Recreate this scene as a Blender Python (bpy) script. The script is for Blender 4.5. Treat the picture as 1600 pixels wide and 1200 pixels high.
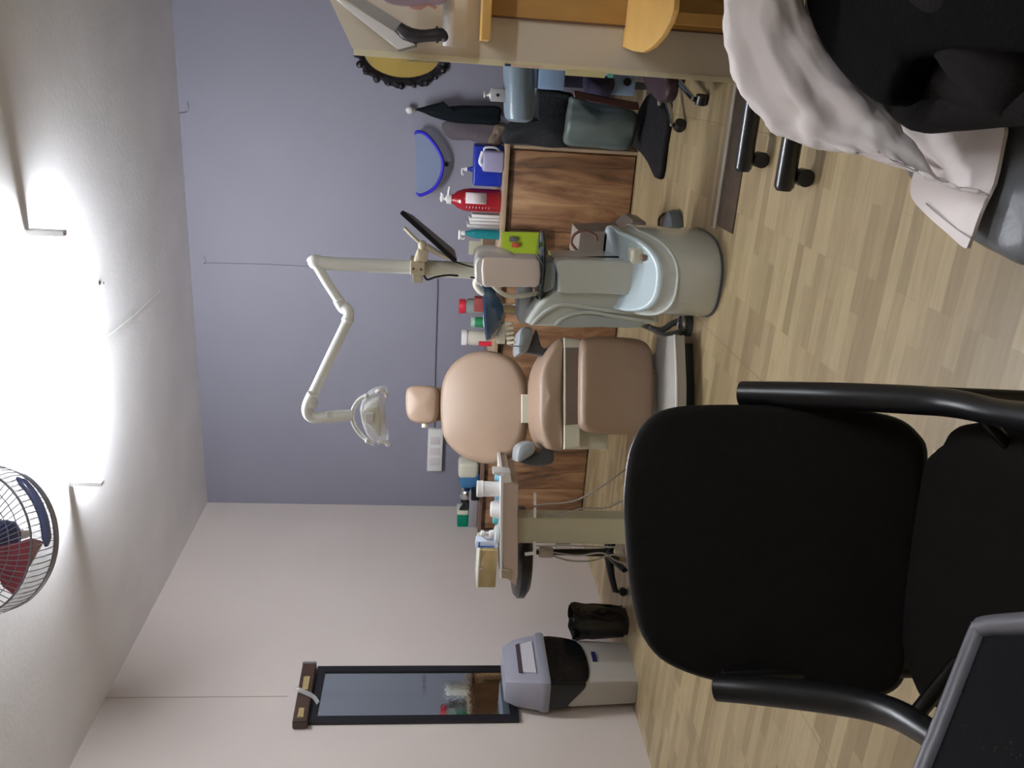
import bpy, bmesh, math, random
from mathutils import Vector, Matrix, noise
for o in list(bpy.data.objects): bpy.data.objects.remove(o)
random.seed(7)
S = bpy.context.scene
COL = S.collection
PI = math.pi
# ------------------------------------------------------------------ camera (held upright on its side: the photo is turned by 90 degrees)
CAMH, FPX = 1.34, 1305.3
yaw, pitch, roll = [math.radians(a) for a in (20.694, 5.863, 1.760)]
fw = Vector((-math.sin(yaw)*math.cos(pitch), math.cos(yaw)*math.cos(pitch), -math.sin(pitch)))
rt0 = Vector((math.cos(yaw), math.sin(yaw), 0)); dn0 = fw.cross(rt0)
RT = math.cos(roll)*rt0 - math.sin(roll)*dn0      # room-right as seen
DN = fw.cross(RT)                                 # room-down as seen
CP = Vector((0, 0, CAMH))
cam = bpy.data.cameras.new('camera'); co = bpy.data.objects.new('camera', cam); COL.objects.link(co)
cx, cy, cz = DN, RT, -fw      # picture right = room down, picture up = room right
co.matrix_world = Matrix(((cx.x, cy.x, cz.x, CP.x), (cx.y, cy.y, cz.y, CP.y), (cx.z, cy.z, cz.z, CP.z), (0, 0, 0, 1)))
cam.sensor_fit = 'HORIZONTAL'; cam.sensor_width = 36; cam.lens = 36*FPX/1600; cam.clip_start = .02
S.camera = co
w = bpy.data.worlds.new('world'); S.world = w; w.use_nodes = True
w.node_tree.nodes['Background'].inputs[0].default_value = (.6, .65, .75, 1)
w.node_tree.nodes['Background'].inputs[1].default_value = .05
S.view_settings.view_transform = 'Standard'; S.view_settings.look = 'None'
S.view_settings.gamma = 1; S.view_settings.exposure = 0.35
S.view_settings.use_curve_mapping = False
TUBE = 330.0
TUBE_BACK = 170.0

def ray(x, y):
    return ((1200-y-600)*RT + (x-800)*DN + FPX*fw).normalized()
def at(x, y, X=None, Y=None, Z=None, D=None):
    d = ray(x, y)
    t = X/d.x if X is not None else Y/d.y if Y is not None else (Z-CAMH)/d.z if Z is not None else D
    return CP + d*t
def onpl(x, y, P0, n):
    d = ray(x, y); return CP + d*((P0-CP).dot(n)/d.dot(n))

# ------------------------------------------------------------------ materials
def lin(c): return tuple(((v/255)/12.92 if v/255 <= .04045 else ((v/255+.055)/1.055)**2.4) for v in c)
MC = {}
def mat(name, rgb, rough=.5, metal=0, trans=0, bump=0, bscale=40, var=0, vscale=5, alpha=1, coat=0, ior=1.45, stretch=None, spec=.5, rgb2=None):
    if name in MC: return MC[name]
    m = bpy.data.materials.new(name); m.use_nodes = True; nt = m.node_tree; b = nt.nodes['Principled BSDF']
    c = lin(rgb); b.inputs['Base Color'].default_value = (*c, 1)
    b.inputs['Roughness'].default_value = rough; b.inputs['Metallic'].default_value = metal
    b.inputs['Transmission Weight'].default_value = trans; b.inputs['Alpha'].default_value = alpha
    b.inputs['Coat Weight'].default_value = coat; b.inputs['IOR'].default_value = ior
    b.inputs['Specular IOR Level'].default_value = spec
    tc = nt.nodes.new('ShaderNodeTexCoord'); mp = nt.nodes.new('ShaderNodeMapping')
    nt.links.new(tc.outputs['Object'], mp.inputs[0])
    if stretch: mp.inputs['Scale'].default_value = stretch
    if var or rgb2:
        n = nt.nodes.new('ShaderNodeTexNoise'); n.inputs['Scale'].default_value = vscale; n.inputs['Detail'].default_value = 5
        nt.links.new(mp.outputs[0], n.inputs['Vector'])
        r = nt.nodes.new('ShaderNodeValToRGB'); nt.links.new(n.outputs[0], r.inputs[0])
        r.color_ramp.elements[0].position = .3; r.color_ramp.elements[1].position = .7
        c2 = lin(rgb2) if rgb2 else tuple(min(1, v*(1+var)) for v in c)
        c1 = c if rgb2 else tuple(v*(1-var) for v in c)
        r.color_ramp.elements[0].color = (*c1, 1); r.color_ramp.elements[1].color = (*c2, 1)
        nt.links.new(r.outputs[0], b.inputs['Base Color'])
    n = nt.nodes.new('ShaderNodeTexNoise'); n.inputs['Scale'].default_value = bscale; n.inputs['Detail'].default_value = 3
    nt.links.new(mp.outputs[0], n.inputs['Vector'])
    bp = nt.nodes.new('ShaderNodeBump'); bp.inputs['Strength'].default_value = bump if bump else .02; bp.inputs['Distance'].default_value = .01
    nt.links.new(n.outputs[0], bp.inputs['Height']); nt.links.new(bp.outputs[0], b.inputs['Normal'])
    MC[name] = m; return m

M_ceil = mat('ceiling_plaster', (243, 242, 243), .9, bump=.12, bscale=30, var=.05, vscale=2)
M_left = mat('white_wall_paint', (218, 208, 202), .6, bump=.05, var=.02, vscale=2)
M_blue = mat('grey_blue_wall_paint', (140, 139, 152), .6, bump=.05, var=.03, vscale=1.5)
M_rear = mat('rear_wall_paint', (170, 165, 160), .8)
M_part = mat('partition_paint', (214, 204, 186), .6, bump=.05, var=.02)
M_edge = mat('partition_edge', (226, 218, 186), .5)
M_ochre = mat('ochre_wood', (186, 146, 84), .45, bump=.1, var=.18, vscale=9, stretch=(1, 1, .25))
M_ochre2 = mat('ochre_wood_light', (216, 172, 98), .5, var=.06, vscale=8)
M_brown = mat('brown_trim', (104, 78, 62), .5)
M_cream = mat('cream_plastic', (226, 224, 205), .3, var=.015)
M_gloss = mat('grey_white_gloss', (205, 210, 203), .15, coat=.5)
M_white = mat('white_plastic', (232, 230, 228), .3)
M_whitep = mat('white_paint_metal', (236, 238, 232), .25)
M_tan = mat('tan_leatherette', (164, 139, 118), .42, bump=.08, bscale=220, var=.03, vscale=6)
M_tand = mat('dark_tan', (105, 82, 68), .6)
M_black = mat('black_fabric', (26, 24, 22), .95, bump=.3, bscale=500, spec=.15)
M_blackp = mat('black_plastic', (22, 22, 24), .35)
M_blackt = mat('black_tube', (16, 16, 17), .3, coat=.3)
M_bag = mat('black_bag_film', (12, 14, 16), .22, bump=.6, bscale=14)
M_dark = mat('dark_cloth', (28, 30, 34), .9, bump=.3, bscale=60, var=.3, vscale=7)
M_chrome = mat('chrome', (215, 215, 215), .12, metal=1)
M_alu = mat('aluminium', (196, 188, 174), .35, metal=.3, var=.1, vscale=20)
M_greyp = mat('grey_plastic', (160, 162, 170), .4)
M_greyd = mat('dark_grey_plastic', (84, 88, 92), .4)
M_slate = mat('slate_grey_cushion', (150, 156, 160), .4)
M_glass = mat('clear_glass', (215, 228, 228), .03, trans=1, ior=1.3)
M_film = mat('clear_film', (242, 242, 244), .25, trans=.3, bump=.8, bscale=30, ior=1.1, alpha=.5)
M_bowl = mat('dark_blue_bowl', (30, 72, 106), .05, coat=1, ior=1.5)
M_skin = mat('skin', (170, 118, 92), .5, bump=.05, bscale=150)
M_coat = mat('white_coat_cloth', (250, 241, 238), .85, bump=.25, bscale=18, spec=.2)
M_trou = mat('black_trousers', (22, 19, 18), .95, bump=.2, bscale=120, spec=.15, var=.25, vscale=6)
M_bench = mat('grey_leatherette', (112, 114, 118), .4, bump=.15, bscale=60)
M_hair = mat('black_hair', (18, 14, 12), .6, bump=.6, bscale=120, stretch=(1, 1, .2))

def wood_mat(name='walnut_laminate'):
    m = bpy.data.materials.new(name); m.use_nodes = True; nt = m.node_tree; b = nt.nodes['Principled BSDF']
    b.inputs['Roughness'].default_value = .45
    tc = nt.nodes.new('ShaderNodeTexCoord'); mp = nt.nodes.new('ShaderNodeMapping'); mp.inputs['Scale'].default_value = (1, 1, .16)
    nt.links.new(tc.outputs['Object'], mp.inputs[0])
    n = nt.nodes.new('ShaderNodeTexNoise'); n.inputs['Scale'].default_value = 10; n.inputs['Detail'].default_value = 8; n.inputs['Distortion'].default_value = .6
    n.inputs['Roughness'].default_value = .62
    nt.links.new(mp.outputs[0], n.inputs['Vector'])
    r = nt.nodes.new('ShaderNodeValToRGB'); nt.links.new(n.outputs[0], r.inputs[0])
    e = r.color_ramp.elements; e[0].position = .32; e[0].color = (*lin((60, 42, 30)), 1); e[1].position = .70; e[1].color = (*lin((184, 146, 108)), 1)
    k = r.color_ramp.elements.new(.5); k.color = (*lin((138, 100, 70)), 1)
    nt.links.new(r.outputs[0], b.inputs['Base Color']); return m
M_wal = wood_mat()
M_wtop = mat('beige_worktop', (176, 152, 126), .4, var=.08, vscale=12)

def floor_mat():
    m = bpy.data.materials.new('laminate_floor'); m.use_nodes = True; nt = m.node_tree; b = nt.nodes['Principled BSDF']
    b.inputs['Roughness'].default_value = .38
    N = nt.nodes.new; L = nt.links.new
    tc = N('ShaderNodeTexCoord')
    br = N('ShaderNodeTexBrick'); L(tc.outputs['Object'], br.inputs['Vector'])
    br.inputs['Scale'].default_value = 1; br.inputs['Brick Width'].default_value = .34; br.inputs['Row Height'].default_value = .058
    br.inputs['Mortar Size'].default_value = 0.0006; br.offset = .37; br.offset_frequency = 3; br.inputs['Bias'].default_value = 0
    br.inputs['Color1'].default_value = (*lin((186, 167, 129)), 1); br.inputs['Color2'].default_value = (*lin((152, 132, 98)), 1)
    br.inputs['Mortar'].default_value = (*lin((160, 140, 106)), 1)
    mp = N('ShaderNodeMapping'); mp.inputs['Scale'].default_value = (.12, 1, 1); L(tc.outputs['Object'], mp.inputs[0])
    n = N('ShaderNodeTexNoise'); n.inputs['Scale'].default_value = 60; n.inputs['Detail'].default_value = 5; L(mp.outputs[0], n.inputs['Vector'])
    mx = N('ShaderNodeMix'); mx.data_type = 'RGBA'; mx.blend_type = 'MULTIPLY'; mx.inputs[0].default_value = .45
    r = N('ShaderNodeValToRGB'); L(n.outputs[0], r.inputs[0]); r.color_ramp.elements[0].position = .3; r.color_ramp.elements[1].position = .65
    r.color_ramp.elements[0].color = (.66, .64, .6, 1); r.color_ramp.elements[1].color = (1.0, 1.0, 1.0, 1)
    L(br.outputs['Color'], mx.inputs[6]); L(r.outputs[0], mx.inputs[7])
    # seams between the sheets, running away from the camera
    sx = N('ShaderNodeSeparateXYZ'); L(tc.outputs['Object'], sx.inputs[0])
    ad = N('ShaderNodeMath'); ad.operation = 'ADD'; ad.inputs[1].default_value = .58+.465*20; L(sx.outputs['X'], ad.inputs[0])
    md = N('ShaderNodeMath'); md.operation = 'PINGPONG'; md.inputs[1].default_value = .465; L(ad.outputs[0], md.inputs[0])
    lt = N('ShaderNodeMath'); lt.operation = 'LESS_THAN'; lt.inputs[1].default_value = .0016; L(md.outputs[0], lt.inputs[0])
    m2 = N('ShaderNodeMix'); m2.data_type = 'RGBA'; L(lt.outputs[0], m2.inputs[0]); L(mx.outputs[2], m2.inputs[6]); m2.inputs[7].default_value = (*lin((126, 106, 80)), 1)
    L(m2.outputs[2], b.inputs['Base Color']); return m
M_floor = floor_mat()
def emis(name, rgb, s):
    m = bpy.data.materials.new(name); m.use_nodes = True; b = m.node_tree.nodes['Principled BSDF']
    b.inputs['Emission Color'].default_value = (*rgb, 1); b.inputs['Emission Strength'].default_value = s; return m

# ------------------------------------------------------------------ mesh helpers (bmesh in world coordinates)
def BM(): return bmesh.new()
def box(bm, lo, hi, bev=0.0, seg=2, M=None):
    lo, hi = Vector(lo), Vector(hi); c = (lo+hi)/2; d = hi-lo
    b = bmesh.new(); bmesh.ops.create_cube(b, size=1)
    for v in b.verts: v.co = Vector((v.co.x*d.x, v.co.y*d.y, v.co.z*d.z))+c
    if bev: bmesh.ops.bevel(b, geom=b.edges[:], offset=min(bev, min(abs(t) for t in d)*.49), segments=seg, profile=.5, affect='EDGES')
    merge(bm, b, M); return bm
def merge(bm, b, M=None):
    if M is not None: bmesh.ops.transform(b, matrix=M, verts=b.verts)
    me = bpy.data.meshes.new('t'); b.to_mesh(me); b.free(); bm.from_mesh(me); bpy.data.meshes.remove(me)
def loft(bm, rings, cap0=True, cap1=True, closed=False):
    R = [[bm.verts.new(p) for p in r] for r in rings]; n = len(R[0])
    for i in range(len(R) - (0 if closed else 1)):
        a, b = R[i], R[(i+1) % len(R)]
        for j in range(n):
            k = (j+1) % n; bm.faces.new((a[j], a[k], b[k], b[j]))
    def cap(r):
        c = sum((v.co for v in r), Vector())/n; cv = bm.verts.new(c)
        for j in range(n): bm.faces.new((r[j], r[(j+1) % n], cv))
    if not closed:
        if cap0: cap(R[0])
        if cap1: cap(R[-1])
    return bm
def spl(P, k=6, closed=False):
    P = [Vector(p) for p in P]; n = len(P); out = []
    if n < 3 and not closed: return P
    rng = range(n) if closed else range(n-1)
    for i in rng:
        if closed: a, b, c, d = P[(i-1) % n], P[i], P[(i+1) % n], P[(i+2) % n]
        else: a, b, c, d = P[max(i-1, 0)], P[i], P[i+1], P[min(i+2, n-1)]
        for j in range(k):
            t = j/k
            out.append(.5*((2*b)+(c-a)*t+(2*a-5*b+4*c-d)*t*t+(3*b-a-3*c+d)*t**3))
    if not closed: out.append(P[-1])
    return out
def tube(bm, P, r, n=12, k=5, smooth=True, closed=False, flat=1.0):
    P = [Vector(p) for p in P]; rs = r if isinstance(r, (list, tuple)) else [r]*len(P)
    if smooth and len(P) > 2:
        P3 = spl(P, k, closed); R3 = []
        for i in range(len(P3)):
            t = i/k; i0 = int(t); f = t-i0
            R3.append(rs[i0 % len(rs)]*(1-f)+rs[min(i0+1, len(rs)-1) if not closed else (i0+1) % len(rs)]*f)
        P, rs = P3, R3
    up = None; rings = []; m = len(P)
    for i, p in enumerate(P):
        if closed: t = (P[(i+1) % m]-P[i-1]).normalized()
        else: t = (P[min(i+1, m-1)]-P[max(i-1, 0)]).normalized()
        if up is None:
            up = t.orthogonal().normalized()
            if abs(t.z) < .9: up = (Vector((0, 0, 1))-t*t.z).normalized()
        up = (up-t*up.dot(t)).normalized(); s = t.cross(up)
        rings.append([p+(up*math.cos(a)*flat+s*math.sin(a))*rs[i] for a in [2*PI*j/n for j in range(n)]])
    return loft(bm, rings, closed=closed)
def cyl(bm, a, b, r, r2=None, n=24):
    a, b = Vector(a), Vector(b); r2 = r if r2 is None else r2
    return tube(bm, [a, b], [r, r2], n=n, smooth=False)
def lathe(bm, base, prof, n=28, ax=(0, 0, 1)):
    base = Vector(base); ax = Vector(ax).normalized(); u = ax.orthogonal().normalized(); v = ax.cross(u)
    loft(bm, [[base+ax*z+(u*math.cos(t)+v*math.sin(t))*max(r, .0002) for t in [2*PI*j/n for j in range(n)]] for r, z in prof]); return bm
def ball(bm, c, r, sc=(1, 1, 1), n=16):
    b = bmesh.new(); bmesh.ops.create_uvsphere(b, u_segments=n, v_segments=n//2+2, radius=r)
    for v in b.verts: v.co = Vector((v.co.x*sc[0], v.co.y*sc[1], v.co.z*sc[2]))+Vector(c)
    merge(bm, b); return bm
def pad(bm, P, n, thick, edge=.02, bulge=0., k=6, closed_spline=True, seg=4, back=None):
    """solid cushion: outline P (front plane), n = unit vector to the front, thickness behind it"""
    n = Vector(n).normalized(); P = spl(P, k, True) if closed_spline else [Vector(p) for p in P]
    c = sum(P, Vector())/len(P); edge = min(edge, thick*.49)
    def ring(ins, off, s=1.0): return [c+(p-c)*(max((p-c).length-ins, .0005)/max((p-c).length, 1e-6))*s+n*off for p in P]
    rings = []
    for s in (.25, .6, .9): rings.append(ring(edge, -thick, s))
    for i in range(seg+1):
        a = PI/2*i/seg; rings.append(ring(edge*(1-math.sin(a)), -thick+edge*(1-math.cos(a))))
    for i in range(seg+1):
        a = PI/2*i/seg; rings.append(ring(edge*(1-math.cos(a)), -edge+edge*math.sin(a)))
    for s in (.93, .8, .6, .4, .2): rings.append(ring(edge, bulge*(1-s*s), s))
    return loft(bm, rings)
def rrect(x0, y0, x1, y1, r, k=4):
    out = []
    for cx_, cy_, a0 in ((x1-r, y1-r, 0), (x0+r, y1-r, 90), (x0+r, y0+r, 180), (x1-r, y0+r, 270)):
        for i in range(k+1):
            a = math.radians(a0+90*i/k); out.append((cx_+r*math.cos(a), cy_+r*math.sin(a)))
    return out
def ppx(pts, P0, n): return [onpl(x, y, Vector(P0), Vector(n)) for x, y in pts]

def finish(o, smooth=True, ang=40):
    me = o.data
    if smooth:
        for p in me.polygons: p.use_smooth = True
        bm = bmesh.new(); bm.from_mesh(me)
        for e in bm.edges:
            if len(e.link_faces) == 2 and e.calc_face_angle(0) > math.radians(ang): e.smooth = False
        bm.to_mesh(me); bm.free()
def obj(name, bm, m, parent=None, label=None, smooth=True, ang=40):
    bmesh.ops.recalc_face_normals(bm, faces=bm.faces[:])
    me = bpy.data.meshes.new(name)
    root = parent
    while root is not None and root.parent is not None: root = root.parent
    if parent is not None:
        M = root.matrix_basis.copy() if root.type == 'EMPTY' else Matrix.Translation(root.location)
        bmesh.ops.transform(bm, matrix=M.inverted(), verts=bm.verts)
        loc = (0, 0, 0)
    else:
        xs = [v.co for v in bm.verts]
        loc = Vector(((min(v.x for v in xs)+max(v.x for v in xs))/2, (min(v.y for v in xs)+max(v.y for v in xs))/2, min(v.z for v in xs)))
        bmesh.ops.translate(bm, vec=-loc, verts=bm.verts)
    bm.to_mesh(me); bm.free(); me.materials.append(m)
    o = bpy.data.objects.new(name, me); COL.objects.link(o); o.location = loc
    if parent is not None: o.parent = parent
    if label: o['label'] = label
    finish(o, smooth, ang); return o
def tag(o, label, cat, group=None, kind=None):
    o['label'] = label; o['category'] = cat
    if group: o['group'] = group
    if kind: o['kind'] = kind
    return o
def thing(name, label, cat, loc, rz=0, group=None):
    o = bpy.data.objects.new(name, None); COL.objects.link(o); o.empty_display_size = .1
    o.matrix_basis = Matrix.Translation(Vector(loc)) @ Matrix.Rotation(rz, 4, 'Z')
    return tag(o, label, cat, group)
def struct(name, bm, m, label=None, smooth=False):
    o = obj(name, bm, m, None, label, smooth); o['kind'] = 'structure'; return o

# ------------------------------------------------------------------ the room
WX, WY, CZ = -3.65, 6.55, 3.18
RX, RY = 2.6, -2.4
struct('floor', box(BM(), (WX-.1, RY-.1, -.1), (RX+.1, WY+.1, 0)), M_floor)
struct('ceiling', box(BM(), (WX-.1, RY-.1, CZ), (RX+.1, WY+.1, CZ+.1)), M_ceil)
struct('wall_back', box(BM(), (WX-.1, WY, 0), (RX+.1, WY+.1, CZ)), M_blue)
struct('wall_left', box(BM(), (WX-.1, RY-.1, 0), (WX, WY, CZ)), M_left)
struct('wall_right', box(BM(), (RX, RY-.1, 0), (RX+.1, WY, CZ)), M_rear)
struct('wall_rear', box(BM(), (WX, RY-.1, 0), (RX, RY, CZ)), M_rear)
d = struct('added_door', box(BM(), (-.9, RY, 0), (.35, RY+.05, 2.5), .006), mat('added_door_yellow', (214, 190, 112), .5, var=.06, vscale=6, stretch=(1, 1, .2)))  # unseen door, added so the oval mirror reflects something yellow
h = BM(); tube(h, [(.22, RY+.05, 1.02), (.22, RY+.1, 1.02), (.1, RY+.1, 1.02)], .01); obj('added_door_handle', h, M_chrome, d)
# hairline joint in the left wall's boarding, running up to the ceiling above the tall mirror
struct('trim_1', box(BM(), (WX, 4.166, 2.12), (WX+.002, 4.170, CZ)), mat('joint_line', (176, 160, 150), .8))
# partition: stub wall seen nearly edge-on, top rising to the right
PX0, PY0, PY1 = .03, 3.92, 4.03
b = BM()
def slab(yy, x0=PX0): return [Vector(p) for p in ((x0, yy, 0), (2.6, yy, 0), (2.6, yy, 3.0), (x0+.01, yy, 1.70))]
loft(b, [slab(PY0), slab(PY1)])
part = struct('wall_partition', b, M_part)
obj('edge_strip', loft(BM(), [[Vector((PX0-.022, y, z)) , Vector((PX0, y, z)), Vector((PX0+.01, y, z2)), Vector((PX0-.016, y, z2))] for y, z, z2 in ((PY0-.004, 0, 1.695), (PY1+.004, 0, 1.695))]), M_edge, part, smooth=False)
b = BM(); box(b, (PX0+.17, PY0-.035, 0), (PX0+.24, PY0, 1.30)); 
# threshold strip on the floor in line with the partition
p0 = at(1175, 120, Z=0); p1 = at(1112, 358, Z=0)
struct('trim_2', box(BM(), (-.62, 3.62, 0), (.3, 3.84, .006)), mat('dark_threshold', (92, 80, 66), .35, metal=.5, var=.35, vscale=14), label='dark worn threshold plate')
struct('trim_3', box(BM(), (-.64, 3.84, 0), (.3, 3.868, .014), .004), M_alu, label='aluminium threshold edge')
struct('trim_4', box(BM(), (-.64, 3.868, 0), (0, 3.94, .004)), mat('threshold_flat', (150, 134, 110), .5), label='flat beige threshold strip')

# ------------------------------------------------------------------ lamps
def lamp(L, R_, power, label, name='fluorescent_lamp'):
    L, R_ = Vector(L), Vector(R_); ax = (R_-L).normalized(); c = (L+R_)/2
    t = thing(name, label, 'lamp', (c.x, c.y, CZ-.1), 0)
    b = BM(); sd = Vector((-ax.y, ax.x, 0))
    z0, z1 = CZ-.018, CZ
    loft(b, [[p+sd*.012+Vector((0, 0, z0-p.z)), p-sd*.012+Vector((0, 0, z0-p.z)), p-sd*.014+Vector((0, 0, z1-p.z)), p+sd*.014+Vector((0, 0, z1-p.z))] for p in (L+ax*.0, R_-ax*.0)])
    obj('batten', b, M_whitep, t, smooth=False)
    for p, s in ((L, 1), (R_, -1)):
        b = BM(); q = p+ax*s*.012
        pts = [q+sd*x+Vector((0, 0, z-q.z)) for x, z in ((-.020, CZ-.165), (.020, CZ-.165), (.024, CZ-.01), (-.024, CZ-.01))]
        loft(b, [[v-ax*.012 for v in pts], [v+ax*.012 for v in pts]]); obj('lamp_holder', b, M_white, t)
    zt = CZ-.145; a_, b_ = L+ax*.024, R_-ax*.024; a_.z = b_.z = zt
    obj('tube', cyl(BM(), a_, b_, .014, n=12), emis('tube_light_%d' % power, (.90, .94, 1.0), power), t, 'glowing white fluorescent tube')
    return t
LL, LR = at(153, 757, Z=CZ-.14), at(92, 360, Z=CZ-.14)
lamp(LL, LR, TUBE, 'long glowing fluorescent tube lamp on the ceiling')
lamp((.55, .95, 3.1), (1.85, .75, 3.1), TUBE_BACK, 'second tube lamp on the ceiling over the viewer')
# surface cable run on the ceiling
cA, cB, cC = at(0, 662, Z=CZ-.006), at(165, 530, Z=CZ-.006), at(208, 495, Z=CZ-.006); cD = at(250, 455, Z=CZ-.004)
tag(obj('ceiling_conduit', tube(BM(), [cA+(cA-cC)*.4, cA, cB, cC], .007, n=8, smooth=False), M_whitep), 'thin white conduit crossing the ceiling at the glowing tube', 'conduit')
tag(obj('ceiling_wire', tube(BM(), [cC, cD], .0025, n=6, smooth=False), M_whitep), 'thin loose wire continuing from the white ceiling conduit', 'wire')
pk = at(158, 442, Z=CZ-.012)
tag(obj('ceiling_hook', lathe(BM(), (pk.x, pk.y, CZ-.03), [(0, 0), (.008, .004), (.008, .012), (.004, .018), (.014, .026), (.014, .03)], 12), M_chrome), 'small bright metal hook on the ceiling beside the lamp', 'hook')
# cables on the back wall
wy = WY-.004
tag(obj('wall_wire', tube(BM(), [at(x, y, Y=wy) for x, y in ((318, 400), (322, 408), (318, 412), (330, 411), (370, 412), (420, 413), (520, 419), (640, 426), (690, 429))], .0018, n=6), mat('wire_grey', (112, 110, 124), .7)), 'thin grey wire running down the grey-blue wall from the ceiling', 'wire')
tag(obj('wall_cable', tube(BM(), [at(x, y, Y=wy) for x, y in ((684, 436), (684, 450), (682, 520), (680, 600), (679, 690))], .0045, n=6), mat('cable_grey', (84, 82, 92), .6)), 'horizontal grey cable on the wall behind the dental chair headrest', 'cable')
tag(obj('wall_bracket', tube(BM(), [at(x, y, Y=wy-.01) for x, y in ((245, 183), (262, 178), (292, 176), (292, 160))], .003, n=6), mat('bracket_grey', (150, 148, 156), .5)), 'faint thin hook at the ceiling line of the blue wall', 'hook')

# ------------------------------------------------------------------ cabinets and worktops along the back wall
def cabinet(name, label, x0, x1, yf, yb, ztop, doors, grp=None):
    t = thing(name, label, 'cabinet', ((x0+x1)/2, (yf+yb)/2, 0), 0, grp)
    b = BM(); box(b, (x0, yf+.02, .0), (x1, yb, ztop), .002); obj('body', b, M_wal, t)
    n = doors; wd = (x1-x0-.02)/n
    for i in range(n):
        a = x0+.01+wd*i
        obj('door', box(BM(), (a+.002, yf, .012), (a+wd-.002, yf+.019, ztop-.03), .003), M_wal, t)
    return t
CT = .877
YR, YL = 5.56, 6.08
XS = -2.05
t = cabinet('base_cabinet', 'walnut cabinet run at right, nearer the viewer, behind the dental unit', XS, -.475, YR+.03, WY-.02, CT-.03, 3)
obj('side_panel', box(BM(), (-.475, YR+.02, 0), (-.455, WY-.02, CT-.03)), M_wtop, t, 'beige end panel', smooth=False)
t2 = cabinet('base_cabinet', 'walnut cabinet run in the left corner, set back behind the instrument cart', -3.62, XS-.01, YL+.03, WY-.02, CT-.03, 4)
b = BM(); box(b, (XS, YR, CT-.03), (-.45, WY-.005, CT), .003)
tag(obj('worktop', b, M_wtop), 'beige worktop at right carrying the red pump bottle', 'worktop')
b = BM(); box(b, (-3.63, YL, CT-.03), (XS-.005, WY-.005, CT), .003)
wt2 = tag(obj('worktop', b, mat('brown_worktop', (128, 104, 92), .35, var=.1, vscale=9)), 'brown worktop in the left corner carrying the green tub', 'worktop')

# ------------------------------------------------------------------ things on the right worktop
def bottle(name, label, cat, c, prof, m, cap=None, capm=None, grp=None):
    t = thing(name, label, cat, c, 0, grp); obj('body', lathe(BM(), c, prof), m, t, ang=50)
    return t
# blue canister box
def P(x, y, Y): return at(x, y, Y=Y)
a, b_ = P(785, 229, 5.72), P(785, 292, 5.72); zt = P(740, 260, 5.72).z
t = thing('blue_container', 'translucent blue plastic container at the right end of the worktop', 'container', ((a.x+b_.x)/2, 5.78, CT))
mblue = mat('blue_plastic', (36, 62, 190), .25, trans=.25, var=.1, vscale=8)
obj('body', box(BM(), (b_.x, 5.70, CT), (a.x, 5.88, zt), .012, 3), mblue, t)
j = thing('milk_jug', 'small white plastic jug in front of the blue container', 'jug', (P(780, 250, 5.64).x, 5.64, CT))
x0, x1 = P(780, 269, 5.64).x, P(780, 236, 5.64).x; z1 = P(749, 250, 5.64).z
obj('body', box(BM(), (x0, 5.60, CT), (x1, 5.69, z1-.02), .018, 3), mat('pale_plastic', (176, 172, 205), .4, trans=.15), j)
hb = BM(); tube(hb, [(x1-.01, 5.645, z1-.03), (x1+.015, 5.645, z1-.035), (x1+.018, 5.645, z1-.10), (x1-.005, 5.645, z1-.13)], .008); tube(hb, [(x0+.03, 5.645, z1-.03), (x0+.06, 5.645, z1-.005), (x1-.01, 5.645, z1-.02)], .012)
obj('handle', hb, M_white, j)
c = P(785, 267, 5.93); zt2 = P(722, 267, 5.93).z
t = bottle('pump_bottle', 'slim white and blue pump bottle behind the blue container', 'bottle', (c.x, 5.93, CT), [(0, 0), (.03, 0), (.03, zt2-CT-.09), (.012, zt2-CT-.05), (.012, zt2-CT-.03)], mblue)
b = lathe(BM(), (c.x, 5.93, zt2-.035), [(.016, 0), (.016, .02), (.006, .022), (.006, .035)]); tube(b, [(c.x, 5.93, zt2), (c.x-.03, 5.92, zt2), (c.x-.04, 5.92, zt2-.01)], .006); obj('pump', b, M_white, t)
# red disinfectant bottle
yy = 5.72; c = P(782, 315, yy); R0 = (P(770, 297, yy).x-P(770, 334, yy).x)/2; zn = P(705, 315, yy).z-CT; zz = P(690, 315, yy).z-CT
t = bottle('red_bottle', 'large red liquid bottle with white pump on the worktop', 'bottle', (c.x, yy, CT), [(0, 0), (R0*.95, 0), (R0, .012), (R0, zn*.62), (R0*.93, zn*.75), (R0*.72, zn*.88), (R0*.42, zn*.96), (.03, zn), (.028, zn+.012)], mat('red_liquid', (150, 18, 34), .12, coat=.6))
b = lathe(BM(), (c.x, yy, CT+zn), [(0.0, 0), (.034, .0), (.034, .03), (.02, .034), (.01, .04), (.01, zz-zn-.01)]); tube(b, [(c.x, yy, CT+zz-.008), (c.x+.04, yy-.01, CT+zz), (c.x-.02, yy, CT+zz)], .009); ball(b, (c.x, yy, CT+zz), .014)
tube(b, [(c.x, yy-.01, CT+zn+.02), (c.x+.05, yy-.02, CT+zn+.02), (c.x+.085, yy-.02, CT+zn+.014)], .008)
obj('pump', b, M_white, t)
b = BM(); r_ = R0+.0012
for i in range(6): pass
arc = [(-.15+.95*i/7) for i in range(8)]
ring0 = [Vector((c.x+r_*math.sin(a), yy-r_*math.cos(a), CT+zn*.30)) for a in arc]; ring1 = [Vector((p.x, p.y, CT+zn*.72)) for p in ring0]
vs = [[b.verts.new(p) for p in ring0], [b.verts.new(p) for p in ring1]]
for i in range(7): b.faces.new((vs[0][i], vs[0][i+1], vs[1][i+1], vs[1][i]))
lab = obj('paper_label', b, mat('paper', (228, 214, 216), .7), t, 'white paper label')
sm = lab.modifiers.new('s', 'SOLIDIFY'); sm.thickness = .0015
b = BM()
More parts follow.
